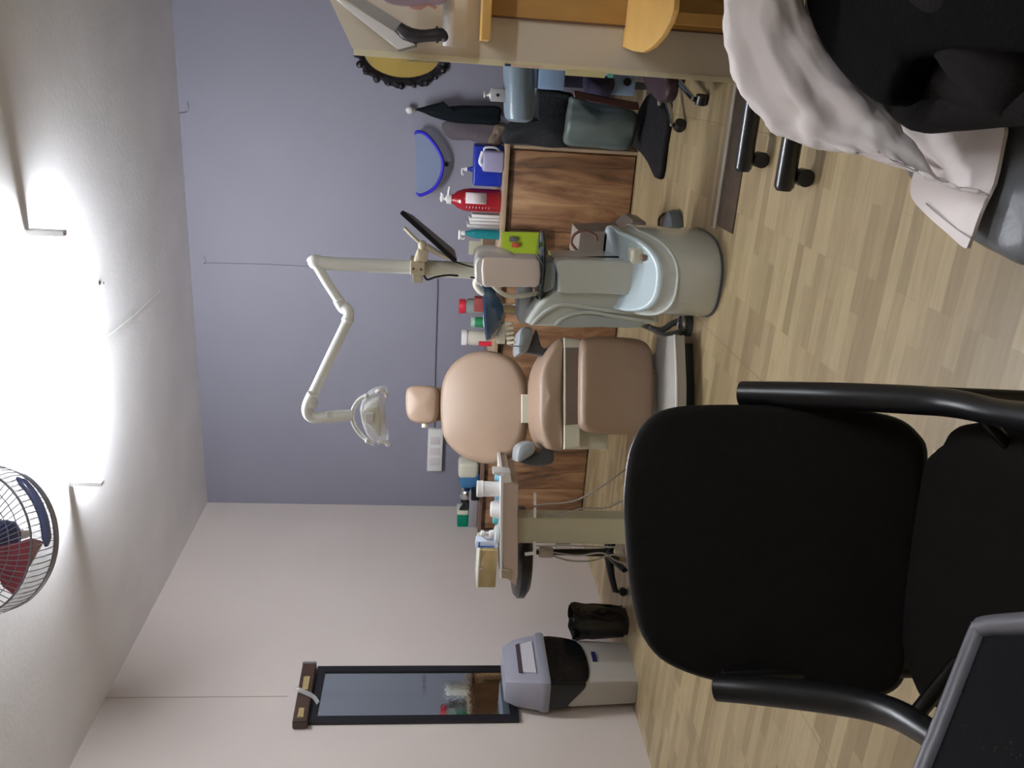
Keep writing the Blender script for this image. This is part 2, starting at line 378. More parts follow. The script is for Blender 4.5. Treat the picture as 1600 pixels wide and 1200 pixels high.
for i in range(8):
    z = CT+zn*(.24+.065*i); a = -.45
    for da in (0, .06, .12)[:(3 if i % 2 == 0 else 2)]:
        q = Vector((c.x+R0*math.sin(a-da), yy-R0*math.cos(a-da), z)); box(b, q-Vector((.004, .001, .0015)), q+Vector((.004, .001, .0015)))
obj('graduation_mark', b, M_white, t, 'row of white graduation ticks')['kind'] = 'stuff'
# stack of white boxes / tissue packs
x0, x1 = P(780, 357, 5.75).x, P(780, 336, 5.75).x
t = thing('paper_pack', 'upright white paper pack between red bottle and teal bottle', 'pack', ((x0+x1)/2, 5.78, CT))
zt = P(730, 347, 5.75).z
for k in range(4):
    xa = x0+(x1-x0)*k/4
    obj('sheet_bundle', box(BM(), (xa+.001, 5.72+.004*k, CT), (xa+(x1-x0)/4-.001, 5.86, zt-.012*(k % 2)-.006*k), .004), M_white, t)
# teal spray bottle
yy = 5.66; c = P(785, 367, yy); R0 = .034; zt = P(716, 367, yy).z-CT
t = bottle('spray_bottle', 'teal liquid bottle with white spray nozzle on the worktop', 'bottle', (c.x, yy, CT), [(0, 0), (R0, 0), (R0*1.05, .01), (R0, zt*.55), (R0*.8, zt*.68), (R0*.4, zt*.82), (R0*.3, zt*.85)], mat('teal_liquid', (24, 128, 136), .1, coat=.5))
b = BM(); lathe(b, (c.x, yy, CT+zt*.84), [(.016, 0), (.016, .02), (.009, .025), (.009, .035)]); box(b, (c.x-.045, yy-.012, CT+zt*.93), (c.x+.02, yy+.012, CT+zt), .008, 3); tube(b, [(c.x-.02, yy-.005, CT+zt*.94), (c.x-.04, yy-.005, CT+zt*.90), (c.x-.035, yy-.005, CT+zt*.84)], .005); obj('spray_head', b, M_white, t)
# beige carton behind
x0, x1 = P(755, 402, 6.0).x, P(755, 368, 6.0).x
t = thing('carton', 'pale beige carton with torn top behind the teal bottle', 'carton', ((x0+x1)/2, 6.05, CT))
obj('body', box(BM(), (x0, 5.98, CT), (x1, 6.15, P(752, 380, 5.98).z), .004), mat('carton_beige', (176, 174, 150), .8), t)
obj('flap', box(BM(), (x0+.02, 5.98, P(752, 380, 5.98).z), (x1-.04, 5.984, P(733, 380, 5.98).z), .001), mat('carton_beige'  , (0,0,0)), t)
obj('carton_band', box(BM(), (x0, 5.977, CT+.002), (x1, 5.981, CT+.09), .001), mat('carton_brown', (110, 88, 70), .7), t, 'brown lower band')
# lime green bag hanging in front of the cabinet
Yg = 5.53
g = ppx([(784, 362), (846, 363), (847, 414), (820, 412), (800, 406), (784, 404)], (0, Yg, 0), (0, -1, 0))
t = thing('green_folder', 'lime green folder hanging from the worktop edge before the cabinet', 'folder', (g[0].x-.1, Yg, g[1].z))
obj('cover', pad(BM(), g, (0, -1, 0), .012, .004, 0, closed_spline=False), mat('lime_green', (150, 172, 40), .5), t)
def patch(name, x0_, y0_, x1_, y1_, Yp, m, parent, th=.002):
    a_ = P(x0_, y0_, Yp); b2 = P(x1_, y1_, Yp)
    return obj(name, box(BM(), (min(a_.x, b2.x), Yp-th, min(a_.z, b2.z)), (max(a_.x, b2.x), Yp, max(a_.z, b2.z)), .0005), m, parent)
patch('photo_patch', 796, 370, 808, 378, Yg-.0125, mat('patch_grey', (84, 80, 84), .5), t)['label'] = 'small grey picture'
patch('photo_patch', 800, 379, 811, 387, Yg-.0125, mat('patch_red', (170, 70, 44), .5), t)['label'] = 'small red picture'

# ------------------------------------------------------------------ half-round blue-rimmed tray on the wall
bo = [P(x, y, WY-.10) for x, y in ((648, 210), (652, 206), (664, 209), (678, 224), (689, 243), (692, 257), (689, 275), (680, 292), (668, 301), (656, 305), (650, 301))]
t = thing('wall_tray', 'half-round translucent tray with thick blue rim on the grey-blue wall', 'tray', (bo[5].x, WY-.05, bo[5].z))
top = [Vector((p.x, WY-.003, p.z)) for p in bo]
b = BM(); loft(b, [[Vector((p.x, WY-.003, p.z)) for p in bo], [Vector((p.x, WY-.03, p.z-.004)) for p in bo], [Vector((p.x*.96+bo[5].x*.04, WY-.095, p.z)) for p in bo]])
obj('tray_body', b, mat('pale_blue_film', (168, 184, 214), .25, alpha=.45), t)
obj('rim', tube(BM(), bo, [.005]+[.012]*9+[.005], k=5), mat('blue_rim', (48, 40, 205), .35), t, 'thick blue rim')
b = BM(); q = P(696, 257, WY-.02); box(b, (q.x-.015, WY-.03, q.z-.018), (q.x+.015, WY, q.z+.02), .004); obj('clip', b, M_blackp, t, 'small dark clip')

# ------------------------------------------------------------------ oval mirror on the back wall
mc = P(628, 84, WY-.03); ax_, az_ = .225, .335
t = thing('oval_mirror', 'oval mirror in ornate black carved frame on the back wall', 'mirror', (mc.x, WY, mc.z-az_))
def ell(ax2, az2, y, n=72, wob=0.0): return [Vector((mc.x+(ax2+wob*math.sin(9*a)*.5+wob*math.sin(23*a)*.4)*math.cos(a), y, mc.z+(az2+wob*math.sin(9*a)*.5+wob*math.sin(23*a)*.4)*math.sin(a))) for a in [2*PI*i/n for i in range(n)]]
b = BM(); loft(b, [ell(ax_, az_, WY-.001, wob=.024), ell(ax_, az_, WY-.02, wob=.024), ell(ax_-.025, az_-.025, WY-.045, wob=.01), ell(ax_-.06, az_-.06, WY-.03), ell(ax_-.065, az_-.065, WY-.012)], cap1=False)
obj('frame', b, mat('carved_black', (26, 22, 26), .35, bump=1, bscale=45), t, ang=25)
obj('glass', loft(BM(), [ell(ax_-.05, az_-.05, WY-.010), ell(ax_-.05, az_-.05, WY-.014)]), mat('mirror_glass', (235, 228, 205), .02, metal=1), t)
b = BM()
for k in range(22):
    a = 2*PI*k/22; ball(b, (mc.x+(ax_-.005)*math.cos(a), WY-.04, mc.z+(az_-.005)*math.sin(a)), .026 if k % 2 else .018, (1, .6, 1), 10)
obj('carving', b, mat('carved_black', (0, 0, 0)), t, 'row of carved knobs')['kind'] = 'stuff'

# ------------------------------------------------------------------ tall mirror and strip lamp on the left wall
mx = WX+.022
mo = [at(497, 1040, X=mx), at(485, 1127, X=mx), at(819, 1127, X=mx), at(794, 1040, X=mx)]
ya, yb_ = (mo[0].y+mo[3].y)/2, (mo[1].y+mo[2].y)/2; za, zb = mo[0].z, (mo[2].z+mo[3].z)/2
t = thing('tall_mirror', 'tall rectangular mirror in flat black frame on the white wall', 'mirror', (WX, (ya+yb_)/2, zb))
fwid = .052
b = BM()
def rr(y0, y1, z0, z1, x): return [Vector((x, y0, z0)), Vector((x, y1, z0)), Vector((x, y1, z1)), Vector((x, y0, z1))]
loft(b, [rr(yb_, ya, zb, za, WX), rr(yb_, ya, zb, za, mx), rr(yb_+fwid, ya-fwid, zb+fwid, za-fwid, mx), rr(yb_+fwid, ya-fwid, zb+fwid, za-fwid, WX+.012)], cap0=False, cap1=False)
obj('frame', b, mat('mirror_frame_black', (20, 20, 26), .45), t, smooth=False)
obj('glass', box(BM(), (WX+.008, yb_+fwid-.004, zb+fwid-.004), (WX+.013, ya-fwid+.004, za-fwid+.004)), mat('mirror_silver', (196, 206, 206), .03, metal=1), t, smooth=False)
xl = WX+.03
la, lb = at(484, 1033, X=xl+.03), at(468, 1127, X=xl+.03)
t = thing('strip_lamp', 'short unlit strip lamp wrapped in film above the tall mirror', 'lamp', (WX, (la.y+lb.y)/2, lb.z))
dv = (la-lb); dvn = dv.normalized(); uz = Vector((0, 0, 1)); hz = .042
def seg(a0, a1, h, x0, x1, m, nm, off=0.0, bev=.005):
    b = bmesh.new(); bmesh.ops.create_cube(b, size=1)
    p0_, p1_ = lb+dv*a0, lb+dv*a1; c_ = (p0_+p1_)/2
    Mx = Matrix.Translation(Vector(((x0+x1)/2, c_.y, c_.z+off))) @ Matrix.Rotation(math.atan2(dv.z, dv.y), 4, 'X') @ Matrix.Diagonal((x1-x0, (p1_-p0_).length, h, 1))
    bmesh.ops.transform(b, matrix=Mx, verts=b.verts); bmesh.ops.bevel(b, geom=b.edges[:], offset=bev, segments=2, affect='EDGES')
    return obj(nm, b, m, t)
seg(0, 1, hz*2, WX, WX+.055, mat('lamp_brown', (74, 56, 46), .3), 'housing')
seg(.50, .74, hz*1.1, WX+.05, WX+.06, mat('lamp_window', (178, 158, 112), .4), 'window')['label'] = 'pale amber window'
seg(.06, .22, hz*1.0, WX+.05, WX+.06, mat('lamp_window', (0, 0, 0)), 'window')['label'] = 'pale amber window'
seg(.96, 1.0, hz*2.1, WX, WX+.062, M_chrome, 'end_cap')
b = BM(); tube(b, [lb+dv*.47+Vector((.02, 0, .05)), lb+dv*.40+Vector((.03, 0, .0)), lb+dv*.34+Vector((.02, 0, -.06)), lb+dv*.28+Vector((.0, 0, -.09))], .016, flat=.3)
obj('plastic_film', b, M_film, t, 'crumpled clear film')

# ------------------------------------------------------------------ wall trunking behind the chair
q0, q1 = at(669, 676, Y=WY), at(690, 733, Y=WY)
t = thing('socket_strip', 'long white socket strip on the wall beside the dental chair backrest', 'socket', ((q0.x+q1.x)/2, WY, q1.z))
obj('housing', box(BM(), (q1.x, WY-.045, q1.z), (q0.x+.05, WY-.001, q0.z), .005), M_white, t)
for k in range(3):
    xk = q1.x+.09+k*.1; obj('socket_face', box(BM(), (xk-.035, WY-.048, q1.z+.02), (xk+.035, WY-.044, q0.z-.02), .002), mat('socket_face', (214, 210, 210), .3), t)

# ------------------------------------------------------------------ bins
def bin_ring(c4, z): return [Vector((p[0], p[1], z)) for p in c4]
nc = at(999, 1058, Z=0); bx, by = -3.44, 4.0
t = thing('swing_lid_bin', 'tall grey bin with angular lid and black liner below the mirror', 'bin', (bx-.1, by+.14, 0))
def quad(s, z, dx=0.0, dy=0.0):
    # footprint corner-on to the camera: near corner first
    cxx, cyy = bx-.07+dx, by+.16+dy
    pts = [(.10, -.165), (.125, .235), (-.10, .24), (-.10, -.17)]
    out = []
    R = []
    for i, (px_, py_) in enumerate(pts):
        a_, b2, c_ = Vector(pts[i-1]), Vector(pts[i]), Vector(pts[(i+1) % 4])
        for f in (0, .5, 1):
            p = b2+(a_-b2).normalized()*.03*(1-f)+(c_-b2).normalized()*.03*f
            if f == .5: p = p*.6+b2*.4
            R.append(p)
    return [Vector((cxx+p.x*s, cyy+p.y*s, z)) for p in R]
obj('body', loft(BM(), [quad(.86, .0), quad(.88, .01), quad(.96, .36), quad(1.0, .52)]), mat('bin_grey_body', (176, 172, 166), .45), t, ang=30)
b = BM(); rg = []
for z, s in ((.565, 1.05), (.535, 1.08), (.50, 1.085), (.44, 1.07), (.39, 1.05), (.36, 1.02)):
    q = quad(s, z)
    if z < .45: q = [Vector((p.x, p.y, p.z+.035*math.sin(i*1.9)+(-.05 if i in (0, 1, 2, 3) else .05))) for i, p in enumerate(q)]
    rg.append(q)
loft(b, rg, cap0=False, cap1=False); o = obj('bin_liner', b, M_bag, t, 'black bag folded over the rim'); s_ = o.modifiers.new('s', 'SUBSURF'); s_.levels = s_.render_levels = 2; s2 = o.modifiers.new('t', 'SOLIDIFY'); s2.thickness = .004
b = BM(); loft(b, [quad(1.13, .545), quad(1.16, .555), quad(1.16, .585), quad(1.12, .60)]); obj('lid_rim', b, mat('lid_grey', (142, 144, 156), .4), t, ang=30)
b = BM(); loft(b, [quad(1.10, .60), quad(.96, .74), quad(.80, .80), quad(.76, .81)]); lid = obj('lid', b, mat('lid_grey2', (158, 158, 172), .4), t, ang=30)
# swing flap on the face turned to the right
A = [Vector(p) for p in ((.10, -.165), (.125, .235))]
def onface(u, v):   # u along the right face, v height; follows the lid's slope
    s = 1.10+(.96-1.10)*(v-.60)/.14; p = A[0].lerp(A[1], u)*s; return Vector((bx-.07+p.x+.002, by+.16+p.y, v))
b = BM(); f = [onface(.18, .625), onface(.82, .625), onface(.80, .715), onface(.20, .715)]
nrm = (f[1]-f[0]).cross(f[3]-f[0]).normalized()
loft(b, [[p+nrm*.006 for p in f], [p-nrm*.004 for p in f]]); obj('flap', b, mat('flap_light', (206, 204, 212), .35), lid, 'light grey swing flap', smooth=False)
b = BM(); f = [onface(.18, .705), onface(.82, .705), onface(.80, .73), onface(.20, .73)]
loft(b, [[p+nrm*.009 for p in f], [p+nrm*.001 for p in f]]); obj('flap_gap', b, mat('gap_dark', (70, 60, 66), .6), lid, 'dark slot over the flap', smooth=False)
# maker's mark: small blue rectangle
Bf = [Vector((bx-.07+p[0]*.95, by+.16+p[1]*.95, 0)) for p in ((.10, -.165), (.125, .235))]
def bf(u, z): p = Bf[0].lerp(Bf[1], u); return Vector((p.x+.004, p.y, z))
b = BM(); f = [bf(.45, .232), bf(.66, .232), bf(.66, .258), bf(.45, .258)]; nn = (f[1]-f[0]).cross(f[3]-f[0]).normalized()
loft(b, [[p+nn*.004 for p in f], [p-nn*.008 for p in f]]); obj('maker_mark', b, mat('mark_blue', (36, 36, 92), .4), t, 'small dark blue mark', smooth=False)
# small bin with black bag
c = at(985, 975, Z=0); c = Vector((c.x-.06, c.y+.11, 0))
t = thing('small_bin', 'small bin fully covered by a black bag beside the grey bin', 'bin', (c.x, c.y, 0))
def rq(s, z, wob=0):
    return [Vector((c.x+s*(.085*math.copysign(abs(math.cos(a))**.6, math.cos(a)))+wob*math.sin(7*a+z*30)*.01, c.y+s*(.11*math.copysign(abs(math.sin(a))**.6, math.sin(a))), z+wob*.01*math.sin(5*a))) for a in [2*PI*i/32 for i in range(32)]]
obj('bucket', loft(BM(), [rq(.80, 0), rq(.98, .33)]), M_blackp, t)
obj('black_bag', loft(BM(), [rq(.86, .02, 1), rq(.92, .10, 1), rq(1.0, .22, 1), rq(1.06, .33, 1), rq(1.04, .36, .5), rq(.9, .33, .5)], cap0=False, cap1=True), M_bag, t)

# ------------------------------------------------------------------ dental chair
def toCam(P0):
    v = (CP-Vector(P0)); v.z = 0; return v.normalized()
ca = math.radians(24); CF = Vector((math.sin(ca), -math.cos(ca), 0)); CS = Vector((math.cos(ca), math.sin(ca), 0)); UZ = Vector((0, 0, 1))
C0 = Vector((-1.60, 4.15, 0))
t = chair = thing('dental_chair', 'tan leatherette dental chair with round backrest in the middle of the room', 'dental chair', C0, ca)
def cpl(f): return C0+CF*f     # point f metres in front of the chair centre
lean = (CF*math.cos(math.radians(22))+UZ*math.sin(math.radians(22))).normalized()
Pb = cpl(-.38)+UZ*.78
back = [(685, 622), (686, 660), (691, 684), (704, 702), (724, 717), (748, 724), (772, 724), (796, 715), (813, 695), (821, 668), (823, 636), (821, 604), (812, 577), (796, 559), (772, 549), (748, 547), (724, 553), (703, 569), (690, 592)]
o = obj('backrest', pad(BM(), ppx(back, Pb, lean), lean, .10, .045, .02, k=4), M_tan, t)
Bpl = Pb-lean*.10
b = BM(); bp_ = ppx([(700, 615), (700, 660), (812, 668), (812, 604)], Bpl, lean); pad(b, bp_, lean, .03, .01, 0, k=3); obj('backrest_shell', b, M_cream, t)
hd = [(633, 612), (632, 634), (636, 652), (648, 660), (664, 662), (678, 659), (683, 648), (684, 632), (684, 614), (679, 605), (664, 602), (646, 602), (637, 605)]
hn = (CF*math.cos(math.radians(14))+UZ*math.sin(math.radians(14))).normalized()
Ph = onpl(684, 633, Pb, lean)-CF*.0
hr = obj('headrest', pad(BM(), ppx(hd, Ph, hn), hn, .075, .032, .012, k=4), M_tan, t)
b = BM(); pad(b, ppx([(672, 612), (672, 652), (700, 655), (700, 608)], Ph-hn*.03, hn), hn, .03, .008, 0, k=3); obj('headrest_bracket', b, M_tand, t)
a_, b2 = onpl(664, 662, Ph-hn*.05, hn), onpl(664, 668, Ph-hn*.05, hn); obj('knob', cyl(BM(), a_, a_+(b2-a_)*1.0, .02), M_cream, hr)
# seat: saddle-shaped front profile carried back
sf = [(881, 528), (872, 530), (860, 545), (849, 565), (843, 590), (842, 620), (842, 645), (844, 668), (849, 686), (858, 701), (874, 704), (881, 700), (881, 660), (881, 600), (881, 555)]
obj('seat', pad(BM(), ppx(sf, cpl(.16), CF), CF, .52, .045, .008, k=3), M_tan, t)
# support between backrest and seat
b = BM(); pad(b, ppx([(815, 616), (815, 661), (845, 661), (845, 616)], cpl(-.36), CF), CF, .12, .008, 0, closed_spline=False); obj('back_hinge', b, M_cream, t)
# hinge block between seat and leg rest
b = BM(); pad(b, ppx([(882, 527), (882, 702), (906, 699), (906, 530)], cpl(.19), CF), CF, .46, .012, 0, closed_spline=False); obj('seat_frame', b, M_cream, t)
b = BM(); pad(b, ppx([(882.5, 543), (882.5, 664), (909, 662), (909, 543)], cpl(.20), CF), CF, .05, .006, 0, closed_spline=False); obj('front_strip', b, mat('strip_brown', (126, 112, 102), .5), t, 'dull brown strip')
b = BM(); pad(b, ppx([(882, 543), (882, 664), (884, 664), (884, 543)], cpl(.203), CF), CF, .02, .002, 0, closed_spline=False); obj('strip_edge', b, M_cream, t)
# leg rest
ln = (CF*math.cos(math.radians(-10))+UZ*math.sin(math.radians(-10))).normalized()
lg = [(909, 600), (909, 655), (912, 668), (922, 675), (950, 679), (985, 679), (1010, 676), (1021, 662), (1024, 635), (1025, 600), (1023, 560), (1018, 541), (1004, 530), (975, 526), (940, 525), (918, 528), (911, 538)]
obj('leg_rest', pad(BM(), ppx(lg, cpl(.25)+UZ*.45, ln), ln, .085, .035, .012, k=3), M_tan, t)
# body under the seat
b = BM(); pad(b, ppx([(868, 545), (868, 702), (950, 702), (950, 560)], cpl(.06), CF), CF, .40, .02, 0, closed_spline=False); obj('chair_body', b, M_cream, t)
def clocal(x, f, z): return C0+CS*x+CF*f+UZ*z
def cbox(bm, x0, f0, z0, x1, f1, z1, bev):
    b = bmesh.new(); bmesh.ops.create_cube(b, size=1)
    Mx = Matrix.Translation(clocal((x0+x1)/2, (f0+f1)/2, (z0+z1)/2)) @ Matrix.Rotation(ca, 4, 'Z') @ Matrix.Diagonal((abs(x1-x0), abs(f1-f0), abs(z1-z0), 1))
    bmesh.ops.transform(b, matrix=Mx, verts=b.verts); bmesh.ops.bevel(b, geom=b.edges[:], offset=bev, segments=3, affect='EDGES'); merge(bm, b); return bm
obj('lift_column', cbox(BM(), -.13, -.25, .08, .13, .10, .45, .03), M_cream, t)
obj('base_plate', cbox(BM(), -.24, -.48, .0, .24, .28, .07, .02), M_greyd, t)
f0 = cpl(.38)
b = BM(); fp = [at(x, y, Z=.125) for x, y in ((1054, 524), (1057, 600), (1056, 690), (1026, 688), (1024, 600), (1025, 527))]
loft(b, [[p for p in fp], [p-UZ*.05 for p in fp]]); bmesh.ops.bevel(b, geom=[e for e in b.edges if e.calc_face_angle(0) > .5], offset=.008, segments=2, affect='EDGES')
obj('foot_plate', b, mat('foot_grey', (176, 172, 164), .6, bump=.2, bscale=200), t, 'light grey foot plate')
tube(b := BM(), [at(1054, 523, Z=.125), at(1057, 600, Z=.125), at(1056, 690, Z=.125)], .006, n=8); obj('foot_plate_rim', b, M_white, t)
obj('foot_shade', loft(BM(), [[Vector((p.x, p.y, 0))*.90+C0*.10 - CF*.06 for p in fp], [Vector((p.x, p.y, .076))*.90+C0*.10 - CF*.06 + UZ*.0076 for p in fp]]), M_blackp, t)  # black block put in for the floor shadow under the foot plate
# armrests: grey pad on dark support
for nm, pts, sup in (('armrest', [(809, 538), (813, 515), (822, 510), (832, 514), (830, 532), (824, 548), (811, 552)], [(812, 548), (830, 536), (838, 514), (846, 540), (858, 546), (870, 545), (870, 560), (846, 556), (826, 552)]),
                     ('armrest', [(808, 712), (812, 697), (826, 690), (836, 692), (836, 706), (824, 716), (810, 722)], [(810, 720), (826, 716), (836, 704), (842, 708), (850, 700), (864, 702), (865, 722), (848, 728), (832, 728), (820, 726)])):
    a = obj(nm, pad(BM(), ppx(pts, cpl(.02)+UZ*.8, CF), CF, .26, .014, .004, k=3), M_slate, t)
    obj('support', pad(BM(), ppx(sup, cpl(-.05)+UZ*.7, CF), CF, .06, .012, 0, k=3), M_greyd, a, 'dark curved support')

# ------------------------------------------------------------------ dental unit (tower, basin, mast, operating light)
UY = 3.98
t = unit = thing('dental_unit', 'glossy grey-white dental unit with basin base, mast and operating light', 'dental unit', (-.93, UY, 0))
def U(x, y, Y=UY): return at(x, y, Y=Y)
ucx, ucy = (at(1095, 365, Z=.05).x+at(1085, 497, Z=.05).x)/2, 3.985
hw = abs(at(1095, 365, Z=.05).x-at(1085, 497, Z=.05).x)/2
def uring(sx, sy, z, tilt=0, e=2.6, n=48, dy=0, dx=0):
    out = []
    for i in range(n):
        a = 2*PI*i/n; c_, s_ = math.cos(a), math.sin(a)
        x = ucx+dx+hw*sx*math.copysign(abs(c_)**(2/e), c_); y = ucy+dy+.33*sy*math.copysign(abs(s_)**(2/e), s_)
        if y > ucy+.22: y = ucy+.22
        out.append(Vector((x, y, z+tilt*(min(y, ucy-.07)-(ucy-.33))/.55)))
    return out
b = BM(); loft(b, [uring(.97, .97, 0), uring(1, 1, .015), uring(1, 1, .205, .30), uring(.985, .985, .22, .31), uring(.955, .955, .232, .32), uring(.945, .945, .243, .33), uring(.95, .95, .255, .34), uring(.955, .955, .265, .35)])
obj('base_housing', b, M_gloss, t, ang=60)
obj('basin_inset', loft(BM(), [uring(.955, .955, .262, .35), uring(.965, .965, .272, .355), uring(.95, .95, .284, .36), uring(.91, .91, .286, .36), uring(.86, .86, .276, .355), uring(.4, .4, .262, .35)]), mat('pale_blue_enamel', (205, 222, 228), .2, coat=.5), t, 'pale blue basin inset', ang=60)
rb = [p+Vector((0, -.004, 0)) for p in uring(1.0, 1.0, .212, .305)]; obj('rim_bead', tube(BM(), rb, .007, n=8, k=1, closed=True), M_gloss, t)
obj('plinth', loft(BM(), [uring(1.015, 1.015, 0), uring(1.015, 1.015, .01)]), M_greyd, t)
b = BM(); q = U(992, 400, 3.80); box(b, (q.x-.035, 3.78, q.z-.05), (q.x+.035, 3.90, q.z+.02), .015, 3); obj('spout_cap', b, M_cream, t)
b = BM(); box(b, (q.x-.014, 3.755, q.z-.045), (q.x+.014, 3.80, q.z-.022), .005); obj('spout_plug', b, mat('plug_brown', (140, 112, 100), .5), t)
# tower: rounded column
Yt = 3.84
tw = [(868, 409), (868, 430), (866, 450), (855, 462), (840, 478), (830, 492), (822, 506), (830, 511), (870, 512), (930, 512), (1000, 511), (1030, 505), (1030, 412), (1000, 412), (930, 410)]
obj('tower', pad(BM(), ppx(tw, (0, Yt+.06, 0), (0, -1, 0)), (0, -1, 0), .30, .03, 0, closed_spline=False), M_gloss, t)
fr = [(872, 408), (872, 430), (872, 453), (876, 458), (930, 460), (1000, 462), (1020, 458), (1020, 412), (1000, 410), (930, 408)]
obj('front_panel', pad(BM(), ppx(fr, (0, Yt, 0), (0, -1, 0)), (0, -1, 0), .10, .018, .004, k=3), M_gloss, t)
# curved side fins: raised quarter arcs
for k, (pts, rr_) in enumerate((([(1020, 490), (960, 486), (915, 480), (880, 476), (858, 484), (842, 496), (832, 508)], .016), ([(1020, 502), (960, 494), (925, 488), (898, 490), (878, 498), (868, 508)], .014))):
    obj('fin', tube(BM(), ppx(pts, (0, Yt+.052, 0), (0, -1, 0)), rr_*.7, n=10), M_gloss, t)
obj('side_panel', pad(BM(), ppx([(900, 492), (868, 507), (880, 512), (940, 512), (1000, 512), (1000, 500), (940, 494)], (0, Yt+.05, 0), (0, -1, 0)), (0, -1, 0), .1, .012, 0, k=3), mat('panel_grey', (176, 186, 184), .3), t)
# neck with grey collar under the tray
obj('collar', pad(BM(), ppx([(846, 410), (846, 450), (852, 458), (866, 452), (869, 446), (869, 412)], (0, Yt+.03, 0), (0, -1, 0)), (0, -1, 0), .2, .015, 0, closed_spline=False), mat('collar_grey', (150, 160, 164), .3), t)
ct = U(846, 414, 3.98); Rt = (U(846, 361, 3.98).x-U(846, 467, 3.98).x)/2
tc_ = Vector(((U(846, 361, 3.98).x+U(846, 467, 3.98).x)/2, 3.98, ct.z))
obj('round_tray', lathe(BM(), tc_, [(0, 0), (Rt*.97, 0), (Rt, .004), (Rt, .010), (Rt*.98, .012), (0, .010)], 48), mat('tray_glass', (40, 52, 48), .08, trans=.5), t, 'dark round glass tray')
q = U(838, 382, 3.86); obj('tray_cup', lathe(BM(), (q.x, 3.86, tc_.z+.012), [(0, 0), (.018, 0), (.010, .008), (.010, .016), (.02, .024), (.02, .028), (0, .03)]), mat('cup_green', (92, 112, 78), .3), t)
# mast and arms
mb, mt_ = U(845, 425, 4.02), U(640, 417, 4.02)
Yp = 4.02
mast = BM(); tube(mast, [Vector((U(780, 424, Yp).x, Yp, tc_.z)), U(740, 423, Yp), U(645, 418, Yp)], .040, n=20, smooth=False); obj('mast', mast, M_cream, t)
b = BM(); tube(b, [U(650, 418, Yp), U(520, 412, Yp), U(505, 411, Yp)], .033, n=18, smooth=False); ball(b, U(493, 409, Yp), .037); tube(b, [U(508, 411, Yp), U(500, 410, Yp), U(491, 409, Yp), U(489, 411, Yp)], .033, n=16)
obj('mast_top', b, M_whitep, t)
b = BM(); tube(b, [U(494, 413, Yp-.01), U(510, 440, Yp-.02), U(532, 474, Yp-.04)], .023, n=16, smooth=False); tube(b, [U(528, 468, Yp-.04), U(536, 481, Yp-.04), U(540, 482, Yp-.045)], .028, n=14); obj('rear_arm', b, M_whitep, t)
b = BM(); tube(b, [U(534, 478, Yp-.04), U(542, 482, Yp-.05), U(545, 490, Yp-.06), U(543, 500, Yp-.07)], .026, n=16)
tube(b, [U(544, 497, Yp-.07), U(543, 502, Yp-.07)], .030, n=16, smooth=False); obj('elbow', b, M_whitep, t)
b = BM(); tube(b, [U(543, 502, Yp-.07), U(515, 560, Yp-.15), U(486, 622, Yp-.25)], .025, n=16, smooth=False); obj('front_arm', b, M_whitep, t)
Yl = Yp-.27
b = BM(); tube(b, [U(489, 615, Yl), U(482, 630, Yl), U(480, 641, Yl), U(484, 650, Yl), U(494, 653, Yl), U(514, 651, Yl)], .027, n=16); tube(b, [U(514, 651, Yl), U(518, 651, Yl)], .031, n=16, smooth=False); obj('arm_bend', b, M_whitep, t)
b = BM(); tube(b, [U(517, 651, Yl), U(552, 648, Yl)], .028, n=16, smooth=False); tube(b, [U(488, 626, Yl+.0), U(485, 634, Yl)], .029, n=14, smooth=False); obj('light_stem', b, M_whitep, t)
# operating light
lh = obj('operating_light', pad(BM(), ppx([(566, 650), (572, 640), (590, 632), (592, 642), (596, 656), (596, 672), (592, 684), (578, 668), (568, 660)], (0, Yl-.01, 0), (0, -1, 0)), (0, -1, 0), .11, .015, .004, k=3), mat('light_shell', (226, 228, 216), .25), t)
b = BM(); tube(b, [U(x, y, Yl) for x, y in ((574, 617), (562, 624), (553, 636), (550, 650), (553, 664), (562, 677), (574, 688), (584, 694))], .010, n=10); obj('yoke', b, M_whitep, lh)
b = BM(); pad(b, ppx([(570, 646), (570, 661), (584, 660), (584, 646)], (0, Yl-.03, 0), (0, -1, 0)), (0, -1, 0), .04, .008, 0, closed_spline=False); obj('lens_box', b, M_white, lh)
b = BM(); tube(b, [U(x, y, Yl-.05) for x, y in ((590, 613), (594, 610), (602, 614), (604, 620))], .008, n=8); obj('handle', b, M_white, lh)
b = BM(); tube(b, [U(x, y, Yl-.05) for x, y in ((590, 692), (598, 690), (606, 693), (606, 697))], .010, n=8); obj('handle', b, M_white, lh)
obj('shield', pad(BM(), ppx([(562, 642), (574, 620), (592, 612), (604, 616), (600, 650), (606, 690), (590, 694), (572, 680)], (0, Yl+.0, 0), (0, -1, 0)), (0, -1, 0), .09, .02, 0, k=3), M_film, lh, 'clear splash shield')
b = BM()
for p in ((573, 619), (590, 612), (574, 689), (604, 692)): ball(b, U(p[0], p[1], Yl-.02), .013, n=10)
obj('joint_pin', b, M_white, lh)['kind'] = 'stuff'
